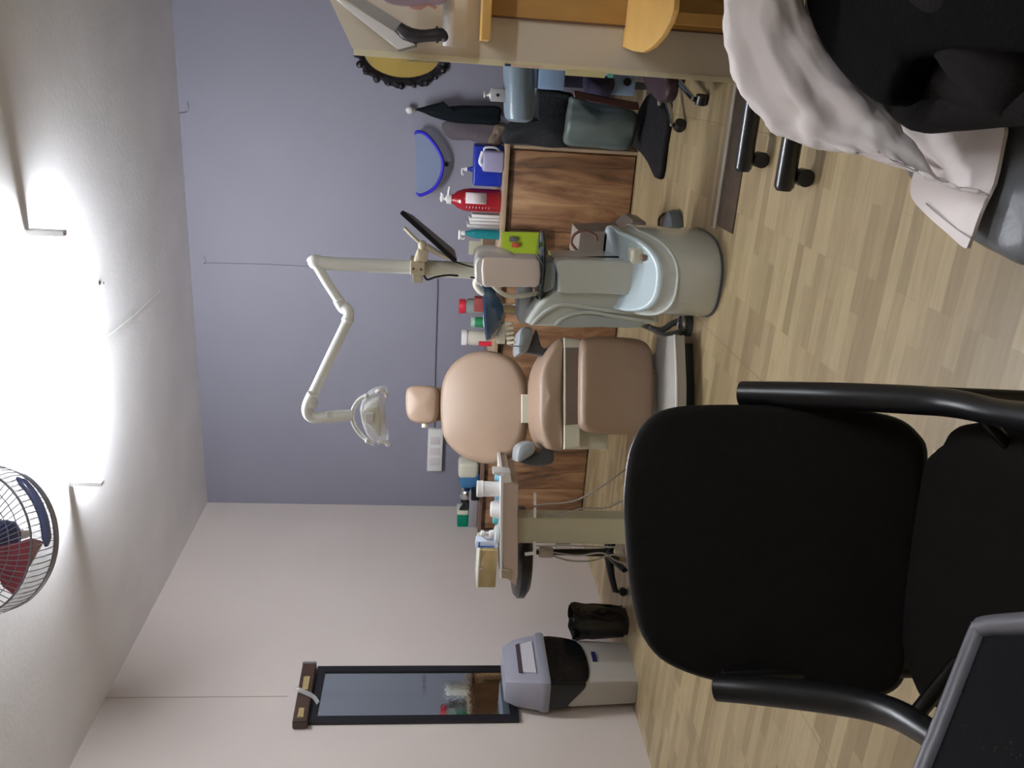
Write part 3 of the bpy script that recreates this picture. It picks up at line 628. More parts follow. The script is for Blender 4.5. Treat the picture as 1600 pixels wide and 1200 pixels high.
# clamp and monitor
Ym = 3.93
b = BM(); pad(b, ppx([(641, 407), (641, 430), (664, 431), (664, 408)], (0, Ym, 0), (0, -1, 0)), (0, -1, 0), .12, .006, 0, closed_spline=False); pad(b, ppx([(645, 428), (645, 442), (660, 442), (660, 428)], (0, Ym+.02, 0), (0, -1, 0)), (0, -1, 0), .06, .005, 0, closed_spline=False)
obj('clamp', b, mat('aged_cream', (206, 196, 170), .45), t)
b = BM(); cyl(b, U(646, 420, Ym-.001), U(646, 420, Ym-.006), .006, n=10); cyl(b, U(658, 421, Ym-.001), U(658, 421, Ym-.006), .006, n=10); obj('clamp_screw', b, M_tand, t)['kind'] = 'stuff'
b = BM(); tube(b, [U(652, 408, Ym), U(655, 398, Ym), U(660, 388, Ym), U(664, 384, Ym)], .018, n=12); tube(b, [U(632, 356, Ym+.02), U(645, 369, Ym), U(660, 383, Ym)], .008, n=10, smooth=False); ball(b, U(660, 384, Ym), .026, (1, 1, .8)); tube(b, [U(666, 385, Ym), U(685, 396, Ym), U(704, 405, Ym)], [.016, .013, .008], n=10); box(b, U(662, 398, Ym)-Vector((.03, .02, .02)), U(662, 398, Ym)+Vector((.03, .02, .03)), .008)
obj('monitor_bracket', b, mat('aged_cream', (0, 0, 0)), t)
A0, A1 = U(629, 328, 3.90), U(715, 406, 3.90); B0, B1 = U(645, 336, 4.14), U(711, 391, 4.14)
nq = (A1-A0).cross(B0-A0).normalized()
if nq.dot(Vector((1, 0, -1))) < 0: nq = -nq
b = BM(); loft(b, [[A0, A1, B1, B0], [p-nq*.022 for p in (A0, A1, B1, B0)]]); bmesh.ops.bevel(b, geom=b.edges[:], offset=.003, segments=2, affect='EDGES')
mon = obj('monitor', b, M_blackp, t)
inn = [A0.lerp(B1, .10)+nq*.001, A1.lerp(B0, .10)+nq*.001, B1.lerp(A0, .07)+nq*.001, B0.lerp(A1, .07)+nq*.001]
obj('screen', loft(BM(), [inn, [p-nq*.004 for p in inn]]), mat('screen_off', (104, 104, 112), .55), mon, 'grey dark screen', smooth=False)
# cables on the mast and unit
mcab = mat('black_cable', (24, 24, 24), .5)
b = BM(); tube(b, [U(x, y, 3.93) for x, y in ((662, 430), (668, 437), (680, 433), (700, 430), (716, 431))], .005, n=6); tube(b, [U(x, y, 3.95) for x, y in ((735, 433), (752, 436), (770, 438))], .005, n=6); tube(b, [U(x, y, 3.93) for x, y in ((704, 405), (720, 412), (742, 418), (760, 420))], .004, n=6); obj('cable', b, mcab, t)
b = BM(); tube(b, [U(x, y, 3.97) for x, y in ((846, 428), (856, 414), (866, 408), (890, 404), (940, 402), (985, 402))], .006, n=6); obj('cable', b, mcab, t)
# bowl and its stalk
Yb = 4.10
bc = U(757, 484, Yb); Rb = abs(U(757, 437, Yb).x-U(757, 527, Yb).x)/2; dp = (bc.z-U(786, 470, Yb).z)*1.1
prof = [(.001, 0)]+[(Rb*math.sin(a), dp*(1-math.cos(a))) for a in [PI/2*i/10 for i in range(1, 11)]]+[(Rb*.985, dp)]+[(Rb*.96*math.sin(a), dp*(1-math.cos(a)*.94)) for a in [PI/2*i/10 for i in range(9, 0, -1)]]
ex = Vector((-.10, 0, 1)).normalized()
obj('bowl', lathe(BM(), Vector((bc.x, Yb, bc.z-dp)), prof, 40, ax=ex), M_bowl, t, 'dark blue glass spittoon bowl')
b = BM(); tube(b, [U(x, y, 4.12) for x, y in ((752, 428), (745, 442), (750, 452), (757, 457))], .022, n=12); tube(b, [U(x, y, 4.0) for x, y in ((765, 438), (775, 450), (792, 462), (815, 462), (840, 458))], .012, n=10); obj('cup_filler', b, M_cream, t)
obj('bowl_stalk', lathe(BM(), Vector((bc.x+.01, Yb, tc_.z-.08)), [(.05, 0), (.05, .03), (.03, .05), (.025, bc.z-dp-tc_.z+.09)], 20), M_glass, t)
obj('bowl_carrier', pad(BM(), ppx([(812, 455), (820, 448), (832, 448), (832, 470), (834, 500), (822, 508), (810, 504), (808, 480)], (0, Yb-.06, 0), (0, -1, 0)), (0, -1, 0), .16, .03, .006, k=3), mat('carrier_grey', (186, 192, 194), .25), t)
# instrument holders
for k in range(5):
    q = U(790+k*.8, 506+k*7.5, 4.02)
    b = BM(); cyl(b, q, q+Vector((.012, -.02, -.035)), .011, .006, n=10); obj('holder', b, M_cream, t)
b = BM(); box(b, U(789, 538, 4.03)-Vector((0, 0, .0)), U(778, 503, 4.06), .004); obj('holder_bar', b, M_cream, t)
b = BM(); tube(b, [U(796, 540, 4.0), U(818, 542, 4.0)], .004, n=8, smooth=False); obj('probe', b, M_chrome, t)
# hoses and foot switch between unit and chair
b = BM(); tube(b, [at(x, y, Y=4.12) for x, y in ((1000, 505), (1030, 516), (1050, 506), (1068, 498))], .016, n=10); tube(b, [at(x, y, Y=4.05) for x, y in ((1015, 512), (1035, 522), (1060, 518), (1074, 508))], .012, n=10)
tag(obj('hose', b, mat('hose_grey', (132, 138, 140), .35)), 'grey hoses looping between dental unit base and chair foot', 'hose')
fs = at(1072, 507, Z=.02)
tf = thing('foot_switch', 'chrome foot switch on the floor between unit and chair', 'foot switch', (fs.x, fs.y, 0))
obj('body', lathe(BM(), (fs.x, fs.y, 0), [(0, 0), (.06, 0), (.06, .02), (.045, .04), (0, .045)]), M_greyd, tf)
b = BM(); tube(b, [Vector((fs.x+.05*math.cos(a), fs.y+.05*math.sin(a), .045)) for a in [2*PI*i/12 for i in range(12)]], .008, n=8, closed=True); obj('ring', b, M_chrome, tf)

# paper towel box standing on the round tray, in its torn bag
Yx = 3.86
bx_ = [(754, 405), (752, 420), (754, 446), (758, 449), (835, 449), (841, 445), (843, 430), (841, 410), (836, 405), (800, 404), (760, 403)]
t = thing('paper_dispenser', 'white paper towel dispenser box on the dental unit tray', 'dispenser', (U(843, 427, Yx).x, Yx+.06, tc_.z+.012))
zb_ = tc_.z+.012
bxw = ppx(bx_, (0, Yx, 0), (0, -1, 0)); dz = zb_-min(p.z for p in bxw); bxw = [p+UZ*(dz*(1 if p.z < zb_+.1 else 0)) for p in bxw]
obj('housing', pad(BM(), bxw, (0, -1, 0), .13, .012, .003, closed_spline=False), mat('dispenser_white', (232, 218, 208), .4), t)
b = BM(); pad(b, ppx([(741, 405), (745, 392), (760, 388), (778, 390), (800, 398), (806, 404), (806, 408), (760, 406), (748, 440), (742, 436)], (0, Yx+.02, 0), (0, -1, 0)), (0, -1, 0), .10, .02, 0, k=3); obj('plastic_bag', b, M_film, t, 'clear crumpled bag')
obj('lid', pad(BM(), ppx([(744, 408), (743, 440), (750, 446), (755, 446), (755, 406)], (0, Yx+.01, 0), (0, -1, 0)), (0, -1, 0), .11, .012, 0, k=3), M_white, t)

# grey box unit and bottle on the floor behind the tower
ga = at(905, 395, Y=4.55)
t = thing('suction_box', 'dull grey-brown floor box with looped cable behind the dental unit tower', 'box', (ga.x, 4.62, 0))
obj('body', pad(BM(), ppx([(905, 362), (900, 400), (905, 420), (1010, 415), (1010, 348), (990, 345), (975, 360)], (0, 4.5, 0), (0, -1, 0)), (0, -1, 0), .26, .015, 0, closed_spline=False), mat('taupe_plastic', (140, 128, 118), .5), t)
bz = at(1012, 360, Y=4.45)
b = BM(); lathe(b, (bz.x-.01, 4.48, 0), [(0, 0), (.12, 0), (.125, .03), (.11, .06), (.06, .075), (0, .08)]); obj('foot', b, M_greyd, t)
b = BM(); tube(b, [at(x, y, Y=4.44) for x, y in ((905, 395), (893, 380), (898, 366), (915, 360), (930, 368), (932, 376))], .008, n=8); obj('cable_loop', b, mat('reddish_cable', (120, 84, 74), .5), t)
b = BM(); tube(b, [at(x, y, Z=.01) for x, y in ((1030, 362), (1030, 342), (1040, 333), (1050, 338), (1055, 352), (1057, 362))], .006, n=8); obj('floor_cable', b, mcab, t)

# ------------------------------------------------------------------ jars and packs on the worktop between unit and chair
def jar(name, label, cat, x0, x1, y0, y1, Y, m, lidm=None, lidx=None, grp=None, lab=None, ctz=CT, zsq=1.0):
    a = at(x1, y1, Y=Y); c_ = at(x0, y0, Y=Y); r = abs(c_.x-a.x)/2; h = at(x0, (y0+y1)/2, Y=Y).z-ctz
    t = thing(name, label, cat, ((a.x+c_.x)/2, Y, ctz), 0, grp); cc = ((a.x+c_.x)/2, Y, ctz)
    lh_ = h*.2 if lidm else 0
    obj('body', lathe(BM(), cc, [(0, 0), (r*.9, 0), (r*.96, .006), (r*.96, (h-lh_)*.85), (r*.85, (h-lh_))]), m, t)
    if lidm: obj('lid', lathe(BM(), (cc[0], cc[1], ctz+h-lh_), [(0, 0), (r, 0), (r, lh_*.9), (r*.95, lh_), (0, lh_)]), lidm, t)
    return t
m_red = mat('red_plastic', (206, 44, 62), .4); m_grn = mat('green_plastic', (40, 138, 92), .4); m_clr = mat('jar_clear', (196, 202, 200), .15, trans=.5, ior=1.15)
jar('screw_jar', 'clear jar with red lid on the worktop behind the bowl', 'jar', 717, 760, 467, 491, 6.15, m_clr, m_red)
jar('screw_jar', 'clear jar with white lid on the worktop beside the backrest', 'jar', 721, 760, 515, 540, 6.15, mat('cotton', (214, 210, 198), .8), M_white)
jar('tub', 'small green tub between the red-lidded and white-lidded jars', 'tub', 736, 760, 495, 512, 6.0, m_grn, mat('pale_green', (160, 196, 172), .5))
jar('small_bottle', 'little brown bottle behind the open carton', 'bottle', 730, 760, 466, 478, 6.25, mat('brown_glass', (110, 88, 66), .2), None)
jar('small_pot', 'small red pot at the foot of the white-lidded jar', 'pot', 748, 760, 533, 541, 5.75, m_red, None)
def blk(name, label, cat, x0, y0, x1, y1, Y, dep, m, ctz=CT, rz=0):
    a = at(x1, y1, Y=Y); c_ = at(x0, y0, Y=Y)
    t = obj(name, box(BM(), (min(a.x, c_.x), Y, ctz), (max(a.x, c_.x), Y+dep, c_.z), .004), m); return tag(t, label, cat)
blk('carton', 'small dark red carton behind the blue bowl', 'carton', 742, 466, 762, 488, 5.9, .08, mat('dark_red_card', (140, 60, 58), .7))
blk('carton', 'flat cream carton lying before the green tub', 'carton', 757, 488, 762, 512, 5.8, .12, mat('cream_card', (214, 202, 172), .8))

# ------------------------------------------------------------------ instrument cart left of the dental chair
Yc = 4.10
NY = (0, -1, 0)
def fpad(bm, pts, Y, th, edge=.01, bulge=0, sp=False, k=3): return pad(bm, ppx(pts, (0, Y, 0), NY), NY, th, edge, bulge, closed_spline=sp, k=k)
cc = at(808, 829, Y=Yc)
t = thing('instrument_cart', 'cream instrument cart with tray on a flat column left of the dental chair', 'cart', (cc.x, Yc+.1, 0))
obj('tray', fpad(BM(), [(786, 747), (785, 800), (785, 860), (787, 900), (806, 916), (809, 900), (809, 800), (810, 757), (800, 753), (797, 745)], Yc, .30, .006), mat('tray_beige', (196, 178, 164), .4), t)
obj('tray_rim', fpad(BM(), [(783, 742), (782, 800), (782, 905), (785, 906), (786, 800), (787, 742)], Yc-.006, .30, .003), M_white, t, 'white raised rim')
obj('tray_end', fpad(BM(), [(770, 737), (783, 737), (798, 740), (800, 754), (787, 756), (786, 741), (770, 741)], Yc-.002, .07, .006), M_white, t, 'white end bracket')
zc1 = at(810, 829, Y=Yc+.06).z
xa, xb = at(810, 849, Y=Yc+.06).x, at(810, 809, Y=Yc+.06).x
obj('column', box(BM(), (xa, Yc+.06, .10), (xb, Yc+.16, zc1+.02), .006), mat('column_cream', (196, 192, 166), .45), t, smooth=False)
b = BM(); box(b, (xa-.16, Yc-.05, .065), (xb+.16, Yc+.0, .10), .012); box(b, (xa-.16, Yc+.20, .065), (xb+.16, Yc+.25, .10), .012); box(b, (xa+.02, Yc-.05, .07), (xb-.02, Yc+.25, .098), .01); obj('base_frame', b, M_cream, t)
for x_, y_ in ((xa-.14, Yc-.025), (xb+.14, Yc-.025), (xa-.14, Yc+.225), (xb+.14, Yc+.225)):
    b = BM(); cyl(b, (x_-.012, y_, .03), (x_+.012, y_, .03), .03, n=20); cyl(b, (x_, y_, .045), (x_, y_, .075), .01); obj('caster', b, M_blackp, t)
for k, (y0, y1, x0, x1) in enumerate(((771, 790, 834, 838), (794, 809, 834, 838), (848, 868, 833, 838))):
    b = BM(); fpad(b, [(x0, y0), (x0, y1), (x1, y1), (x1, y0)], Yc+.02, .02, .003); obj('handpiece_holder', b, M_white, t)
q = U(849, 867, Yc+.02)
b = BM(); lathe(b, (q.x, Yc+.05, U(863, 867, Yc+.05).z), [(0, 0), (.030, 0), (.032, .01), (.032, .07), (.028, .078), (0, .078)]); obj('waste_cup', b, mat('cup_taupe', (168, 156, 140), .4), t)
b = BM(); tube(b, [U(820, 866, Yc+.02), U(835, 864, Yc+.02)], .010, n=10, smooth=False); obj('nozzle', b, M_white, t)
mh = mat('hose_taupe', (138, 132, 122), .5)
b = BM()
for P_ in ([(838, 790), (850, 788), (880, 786), (905, 780), (940, 760), (975, 735), (990, 728)], [(838, 800), (870, 806), (910, 794), (945, 794), (970, 784), (990, 776)], [(838, 858), (870, 864), (905, 868), (940, 864), (962, 876), (985, 884)], [(863, 868), (890, 876), (925, 876), (950, 868), (975, 866)], [(838, 853), (880, 852), (930, 854), (975, 856)]):
    tube(b, [at(x, y, Y=Yc-.02) for x, y in P_], .005, n=6)
obj('instrument_hoses', b, mh, t, 'thin taupe hoses hanging from the cart')['kind'] = 'stuff'
b = BM(); fpad(b, [(868, 851), (868, 857), (892, 857), (892, 851)], Yc+.0, .02, .004); obj('handpiece', b, M_chrome, t)
# things on the cart tray: the tray deck is just below its rim
TZ = at(782, 830, Y=Yc-.006).z
TK = TZ+.002
def onT(x, y, Y): return at(x, y, Y=Y)
def can(name, label, cat, xt, y0, y1, Y, prof, m, grp=None):
    a = at(xt, y1, Y=Y); c_ = at(xt, y0, Y=Y); r = (c_.x-a.x)/2; h = (a.z+c_.z)/2-TK
    t = thing(name, label, cat, ((a.x+c_.x)/2, Y, TK), 0, grp)
    obj('body', lathe(BM(), ((a.x+c_.x)/2, Y, TK), [(r*p, h*z) for p, z in prof], 28), m, t); return t
can('cup', 'tall white ribbed cup on the instrument cart', 'cup', 745, 752, 775, Yc+.10, [(0, 0), (.86, 0), (.9, .02), (.95, .75), (1.03, .76), (1.0, .80), (1.0, .98), (.94, 1), (.9, .9), (.86, .1), (0, .08)], M_white)
can('tape_roll', 'wide white roll on the cart between cup and pump bottle', 'roll', 766, 783, 808, Yc+.10, [(0, 0), (.95, 0), (1, .05), (.97, .55), (.8, .95), (.5, 1), (0, 1)], M_white)
can('blue_pot', 'small light blue pot on the cart right of the tall cup', 'pot', 773, 741, 751, Yc+.13, [(0, 0), (.9, 0), (1, .1), (1, .8), (.9, 1), (0, 1)], mat('sky_plastic', (130, 190, 214), .35))
can('blue_pot', 'small light blue pot on the cart right beside the white roll', 'pot', 773, 775, 784, Yc+.16, [(0, 0), (.9, 0), (1, .1), (1, .8), (.9, 1), (0, 1)], mat('sky_plastic', (0, 0, 0)))
can('teal_pot', 'small teal and white pot on the cart left of the white roll', 'pot', 770, 807, 818, Yc+.15, [(0, 0), (.9, 0), (1, .1), (1, .8), (.9, 1), (0, 1)], mat('teal_plastic', (84, 176, 180), .35))
tp = can('pump_bottle', 'small white pump bottle on the instrument cart with long nozzle', 'bottle', 772, 822, 846, Yc+.08, [(0, 0), (.9, 0), (1, .05), (1, .75), (.8, .95), (.35, 1.0), (.3, 1.05), (0, 1.05)], mat('bottle_pale', (214, 222, 220), .25, trans=.2))
b = BM(); q = at(772, 834, Y=Yc+.08); lathe(b, (q.x, Yc+.08, q.z-.005), [(.02, 0), (.024, .01), (.02, .03), (.012, .035), (.012, .06), (.02, .065), (.02, .08), (0, .082)]); p_ = at(751, 832, Y=Yc+.08); tube(b, [q+UZ*.07, p_+UZ*.0, at(752, 836, Y=Yc+.08), at(764, 845, Y=Yc+.08)], .006, n=8); obj('pump', b, M_white, tp)
a = at(782, 857, Y=Yc+.06); c_ = at(744, 846, Y=Yc+.06)
tb = thing('small_box', 'upright small white and blue carton on the cart beside the wooden box', 'box', ((a.x+c_.x)/2, Yc+.1, TK))
obj('body', box(BM(), (a.x, Yc+.06, TK), (c_.x, Yc+.12, c_.z), .002), mat('pale_card', (206, 216, 232), .5), tb)
b = BM(); z1 = c_.z; box(b, (a.x+.008, Yc+.058, TK+.02), (a.x+.016, Yc+.0605, z1-.015)); box(b, (a.x+.008, Yc+.058, z1-.024), (c_.x-.004, Yc+.0605, z1-.014)); obj('blue_print', b, mat('print_blue', (66, 116, 206), .4), tb, 'blue printed bars', smooth=False)
a = at(775, 918, Y=Yc+.04); c_ = at(748, 860, Y=Yc+.04)
tb = thing('wooden_box', 'pale wooden box with cream lid on the left end of the cart', 'box', ((a.x+c_.x)/2, Yc+.12, TK))
obj('body', box(BM(), (a.x, Yc+.04, TK), (c_.x, Yc+.22, c_.z-.012), .004), mat('box_wood', (178, 156, 110), .5, var=.12, vscale=15), tb)
obj('lid', box(BM(), (a.x-.004, Yc+.034, c_.z-.012), (c_.x+.004, Yc+.226, c_.z), .003), M_cream, tb)
obj('catch', box(BM(), (a.x*.45+c_.x*.55-.008, Yc+.030, c_.z-.03), (a.x*.45+c_.x*.55+.008, Yc+.04, c_.z-.008), .002), M_chrome, tb)
b = BM(); fpad(b, [(783, 889), (783, 903), (800, 905), (800, 893)], Yc-.012, .012, .004); obj('shelf_clip', b, mat('clip_beige', (190, 176, 150), .3, trans=.2), t)

# ------------------------------------------------------------------ stool behind the cart
sc = at(812, 862, Y=4.62)
t = thing('round_stool', 'black round wheeled stool behind the instrument cart', 'stool', (sc.x, 4.62, 0))
Rs = (at(815, 862, Y=4.62).x-at(815, 922, Y=4.62).x)
obj('seat', lathe(BM(), (sc.x, 4.62, sc.z-.035), [(0, -.02), (Rs*.85, -.02), (Rs, .01), (Rs, .05), (Rs*.92, .072), (Rs*.5, .08), (0, .08)], 40), mat('stool_leather', (38, 34, 34), .35), t)
obj('gas_lift', tube(BM(), [Vector((sc.x, 4.62, sc.z-.03)), Vector((sc.x, 4.62, .12))], [.016, .028], smooth=False), M_blackp, t)
for k in range(5):
    a = math.radians(205+72*k); ex_ = Vector((math.cos(a), math.sin(a), 0)); p1 = Vector((sc.x, 4.62, .125))+ex_*.02; p2 = Vector((sc.x, 4.62, .075))+ex_*.25
    lg_ = obj('leg', tube(BM(), [p1, p1.lerp(p2, .6)+UZ*.006, p2], [.03, .022, .018]), M_blackp, t)
    s_ = ex_.cross(UZ); b = BM(); cyl(b, p2-s_*.018-UZ*.048, p2+s_*.018-UZ*.048, .027, n=18); cyl(b, p2-UZ*.03, p2, .01); obj('caster', b, M_blackp, lg_)

# ------------------------------------------------------------------ things on the left worktop
YW = 6.25
def LW(x, y, Y=YW): return at(x, y, Y=Y)
a, c_ = LW(738, 757), LW(716, 733)
t = thing('blue_jar', 'translucent blue tub with cream lid beside the dental backrest', 'tub', ((a.x+c_.x)/2, YW, CT))
rj = (c_.x-a.x)/2
obj('body', box(BM(), (a.x, YW-.08, CT), (c_.x, YW+.08, a.z*.15+c_.z*.85), .02, 3), mat('blue_clear', (96, 156, 206), .15, trans=.4, ior=1.1), t)
obj('lid', box(BM(), (c_.x-.05, YW-.085, CT+.01), (c_.x+.09, YW+.085, c_.z+.0), .03, 3), M_cream, t)
a, c_ = LW(745, 822), LW(734, 763)
t = thing('grey_device', 'flat grey device box on the worktop under the green tub', 'box', ((a.x+c_.x)/2, YW+.05, CT))
obj('body', box(BM(), (a.x, YW-.06, CT), (c_.x, YW+.16, c_.z), .008), mat('device_grey', (168, 166, 170), .4), t)
gz = c_.z
a, c_ = LW(733, 822), LW(715, 797)
t = thing('green_tub', 'green translucent tub standing on the grey device box', 'tub', ((a.x+c_.x)/2, YW, gz))
obj('body', box(BM(), (a.x, YW-.05, gz), (c_.x, YW+.08, c_.z), .012, 3), mat('green_clear', (24, 158, 124), .2, trans=.25, ior=1.2), t)
obj('lid', box(BM(), (c_.x-.02, YW-.052, gz+.004), (c_.x+.02, YW+.082, c_.z+.004), .008), M_cream, t)
q = LW(724, 788)
t = thing('black_strap_goggles', 'crumpled dark strap between green tub and silver dome', 'strap', (q.x, YW, gz))
b = BM(); tube(b, [Vector((q.x+.03*math.cos(a_), YW+.04*math.sin(a_), gz+.03+.025*math.sin(2*a_+1))) for a_ in [2*PI*i/9 for i in range(9)]], .018, n=8, closed=True); tube(b, [Vector((q.x-.05, YW-.02, gz+.07)), Vector((q.x, YW-.03, gz+.05)), Vector((q.x+.02, YW-.02, gz+.02))], .016, n=8); obj('band', b, M_dark, t); t.name = 'dark_strap'
q = LW(724, 771)
t = thing('silver_dome', 'shiny silver dome-lidded bowl on the grey device box', 'bowl', (q.x, YW, gz))
obj('dome', lathe(BM(), (q.x, YW, gz), [(0, 0), (.05, 0), (.065, .02), (.065, .035), (.052, .065), (.025, .085), (0, .09)]), M_chrome, t)
ob = LW(740, 745)
tag(obj('black_case', box(BM(), (LW(740, 765).x, YW-.2, CT), (LW(740, 752).x, YW-.09, LW(738, 750, YW-.2).z), .01), M_blackp), 'small black case beside the grey device box', 'case')

# ------------------------------------------------------------------ corner of things at the right: hook, cloths, steriliser, stool
Yk = WY-.01
q = at(640, 172, Y=Yk-.04)
t = thing('wall_hook', 'white round wall hook holding a black garment', 'hook', (q.x, Yk-.03, q.z-.02))
b = BM(); ball(b, q, .028); cyl(b, q+Vector((0, 0, 0)), q+Vector((0, .045, -.01)), .008); box(b, q+Vector((-.014, .035, -.04)), q+Vector((.014, .048, .03)), .005); obj('body', b, M_white, t)
def cloth(name, label, cat, pts, Y, th, m, waves=5, amp=.012, lab=None):
    """hanging cloth: solid with vertical folds"""
    P_ = [onpl(x, y, Vector((0, Y, 0)), Vector(NY)) for x, y in pts]
    P_ = spl(P_, 8, True); b = BM(); pad(b, P_, NY, th, th*.4, th*.25, closed_spline=False)
    bmesh.ops.subdivide_edges(b, edges=b.edges[:], cuts=1)
    for v in b.verts:
        n_ = noise.noise(Vector((v.co.x*9*waves/5, v.co.z*2.2, 3.1))); v.co.y += n_*amp*2.2; v.co.x += noise.noise(Vector((v.co.z*5, v.co.x*4, 1.7)))*amp
    o = obj(name, b, m, None, None, ang=70); return tag(o, label, cat)
cloth('black_garment', 'black garment hanging from the white wall hook', 'garment', [(650, 172), (656, 168), (686, 160), (693, 158), (694, 166), (730, 165), (778, 166), (782, 180), (778, 192), (740, 194), (706, 192), (680, 184), (662, 176)], 6.40, .07, mat('garment_black', (24, 28, 32), .95, bump=.3, bscale=50, spec=.1))
cloth('garment_shadow', 'dull grey sheet standing in for the shadow beside the black garment', 'cloth', [(690, 200), (700, 190), (740, 192), (776, 196), (786, 206), (780, 222), (758, 226), (735, 219), (704, 219)], 6.47, .03, mat('garment_shadow_grey', (96, 88, 94), .95, bump=.3, bscale=50))  # grey sheet painted as the shadow next to the hanging garment
cloth('crumpled_bag', 'small crumpled maroon and grey bag by the worktop end', 'bag', [(770, 205), (776, 194), (790, 196), (794, 206), (788, 222), (772, 228), (762, 222)], 5.75, .06, mat('bag_maroon', (84, 58, 56), .6, bump=.8, bscale=30, rgb2=(150, 138, 112), vscale=16), amp=.02)
cloth('black_jacket', 'black jacket hanging below the steriliser beside the cabinet end', 'jacket', [(788, 205), (800, 190), (830, 186), (838, 150), (845, 138), (880, 142), (898, 150), (892, 200), (890, 232), (850, 230), (805, 226), (786, 222)], 5.35, .12, M_dark, amp=.02)
cloth('grey_green_cloth', 'smooth grey-green plastic cloth below the black jacket', 'cloth', [(896, 150), (930, 158), (975, 168), (997, 178), (996, 200), (985, 232), (940, 233), (888, 230), (884, 200), (890, 165)], 5.20, .10, mat('grey_green_film', (92, 102, 98), .35, bump=.3, bscale=12), amp=.02)
b = BM(); fl = [at(x, y, Z=.045) for x, y in ((985, 222), (990, 190), (1008, 150), (1030, 140), (1040, 180), (1034, 225), (1026, 280), (1012, 258), (1000, 240))]
pad(b, spl(fl, 3, True), (0, 0, 1), .045, .02, .03, closed_spline=False)
tag(obj('black_bag', b, mat('bag_black_floor', (30, 28, 30), .8, bump=.6, bscale=20, spec=.2)), 'black cloth bag slumped on the floor beside the cabinet end', 'bag')
# steriliser: rounded grey-blue drum on a light blue cabinet
Ys = 4.85
t = thing('steriliser', 'rounded grey-blue steriliser drum with valve block behind the partition', 'steriliser', (at(840, 150, Y=Ys).x+.2, Ys+.1, at(838, 150, Y=Ys).z))
a0, a1 = at(813, 191, Y=Ys), at(813, 60, Y=Ys); rr0 = abs(at(788, 160, Y=Ys).z-at(838, 160, Y=Ys).z)/2
b = BM(); tube(b, [a0+Vector((-.004, .1, 0)), a0+Vector((.012, .1, 0)), a0+Vector((.05, .1, 0)), a1+Vector((0, .1, 0))], [rr0*.55, rr0*.88, rr0, rr0], n=28, smooth=False)
obj('drum', b, mat('drum_grey', (124, 140, 152), .3), t)
b = BM(); q = at(776, 149, Y=Ys); box(b, (q.x-.035, Ys+.06, at(790, 149, Y=Ys).z-.02), (q.x+.035, Ys+.12, at(768, 149, Y=Ys).z), .004); obj('valve_block', b, mat('block_grey', (176, 178, 184), .35), t)
b = BM(); zq = at(768, 149, Y=Ys).z; lathe(b, (q.x, Ys+.09, zq), [(.022, 0), (.022, .006), (.010, .008), (.012, .02), (.007, .03), (.02, .032), (.02, .038), (0, .04)], 16); obj('valve_knob', b, M_white, t)
b = BM(); cyl(b, (q.x, Ys+.058, (zq+at(790, 149, Y=Ys).z)/2), (q.x, Ys+.061, (zq+at(790, 149, Y=Ys).z)/2), .009, n=14); obj('valve_port', b, M_blackp, t)
zs0 = a0.z-rr0
t = thing('blue_cabinet', 'light blue panelled cabinet carrying the steriliser', 'cabinet', (at(900, 120, Y=Ys).x+.15, Ys+.15, 0))
xl_ = at(860, 140, Y=Ys+.05).x
obj('top_panel', box(BM(), (xl_, Ys+.02, at(884, 120, Y=Ys).z), (.75, Ys+.42, zs0), .008), mat('light_blue_paint', (138, 164, 196), .4), t)
obj('lower_panel', box(BM(), (at(980, 150, Y=Ys).x, Ys+.06, .22), (.75, Ys+.40, at(950, 120, Y=Ys+.06).z), .008), mat('light_blue_paint', (0, 0, 0)), t)
obj('recess_back', box(BM(), (at(920, 140, Y=Ys).x, Ys+.30, .2), (.75, Ys+.41, zs0-.02), .004), mat('navy_panel', (52, 50, 72), .5), t, 'dark navy recessed back')  # dark navy panel behind the gap between the blue panels
obj('knob', lathe(BM(), at(980, 128, Y=Ys+.055), [(0, 0), (.022, 0), (.022, .012), (0, .014)], 16, ax=(0, -1, 0)), M_blackp, t)
for x_ in (xl_+.05, .7): obj('leg', box(BM(), (x_-.02, Ys+.1, 0), (x_+.02, Ys+.14, .24), .003), M_greyd, t)
cloth('navy_cloth', 'dark navy cloth bunched between the blue cabinet panels', 'cloth', [(914, 116), (932, 118), (952, 118), (962, 124), (958, 140), (942, 158), (926, 160), (914, 150)], Ys-.0, .07, mat('navy_cloth', (44, 40, 62), .9), amp=.015)
# chrome wheeled stool
cq = at(1058, 112, Z=.0); cq = Vector((cq.x+.06, cq.y+.06, 0))
t = thing('wheeled_stool', 'dark maroon seat on chrome wheeled base peeking past the partition', 'stool', cq)
zt_ = at(1012, 130, Y=cq.y-.1).z
b = BM(); pad(b, spl([at(x, y, Z=.27) for x, y in ((1010, 138), (1000, 100), (1035, 80), (1042, 120), (1040, 150), (1028, 160))], 3, True), (0, 0, 1), .06, .02, .01, closed_spline=False); obj('seat', b, mat('maroon_seat', (58, 40, 46), .5), t)
b = BM(); fpad(b, [(895, 142), (902, 142), (950, 152), (998, 160), (1000, 172), (990, 172), (950, 164), (897, 152)], Ys-.16, .03, .01); tag(obj('slat', b, mat('maroon_bar', (58, 30, 30), .4)), 'dark maroon slanted bar in front of the blue cabinet', 'bar')
obj('post', tube(BM(), [Vector((cq.x, cq.y, .25)), Vector((cq.x, cq.y, .09))], .022, smooth=False), M_chrome, t)
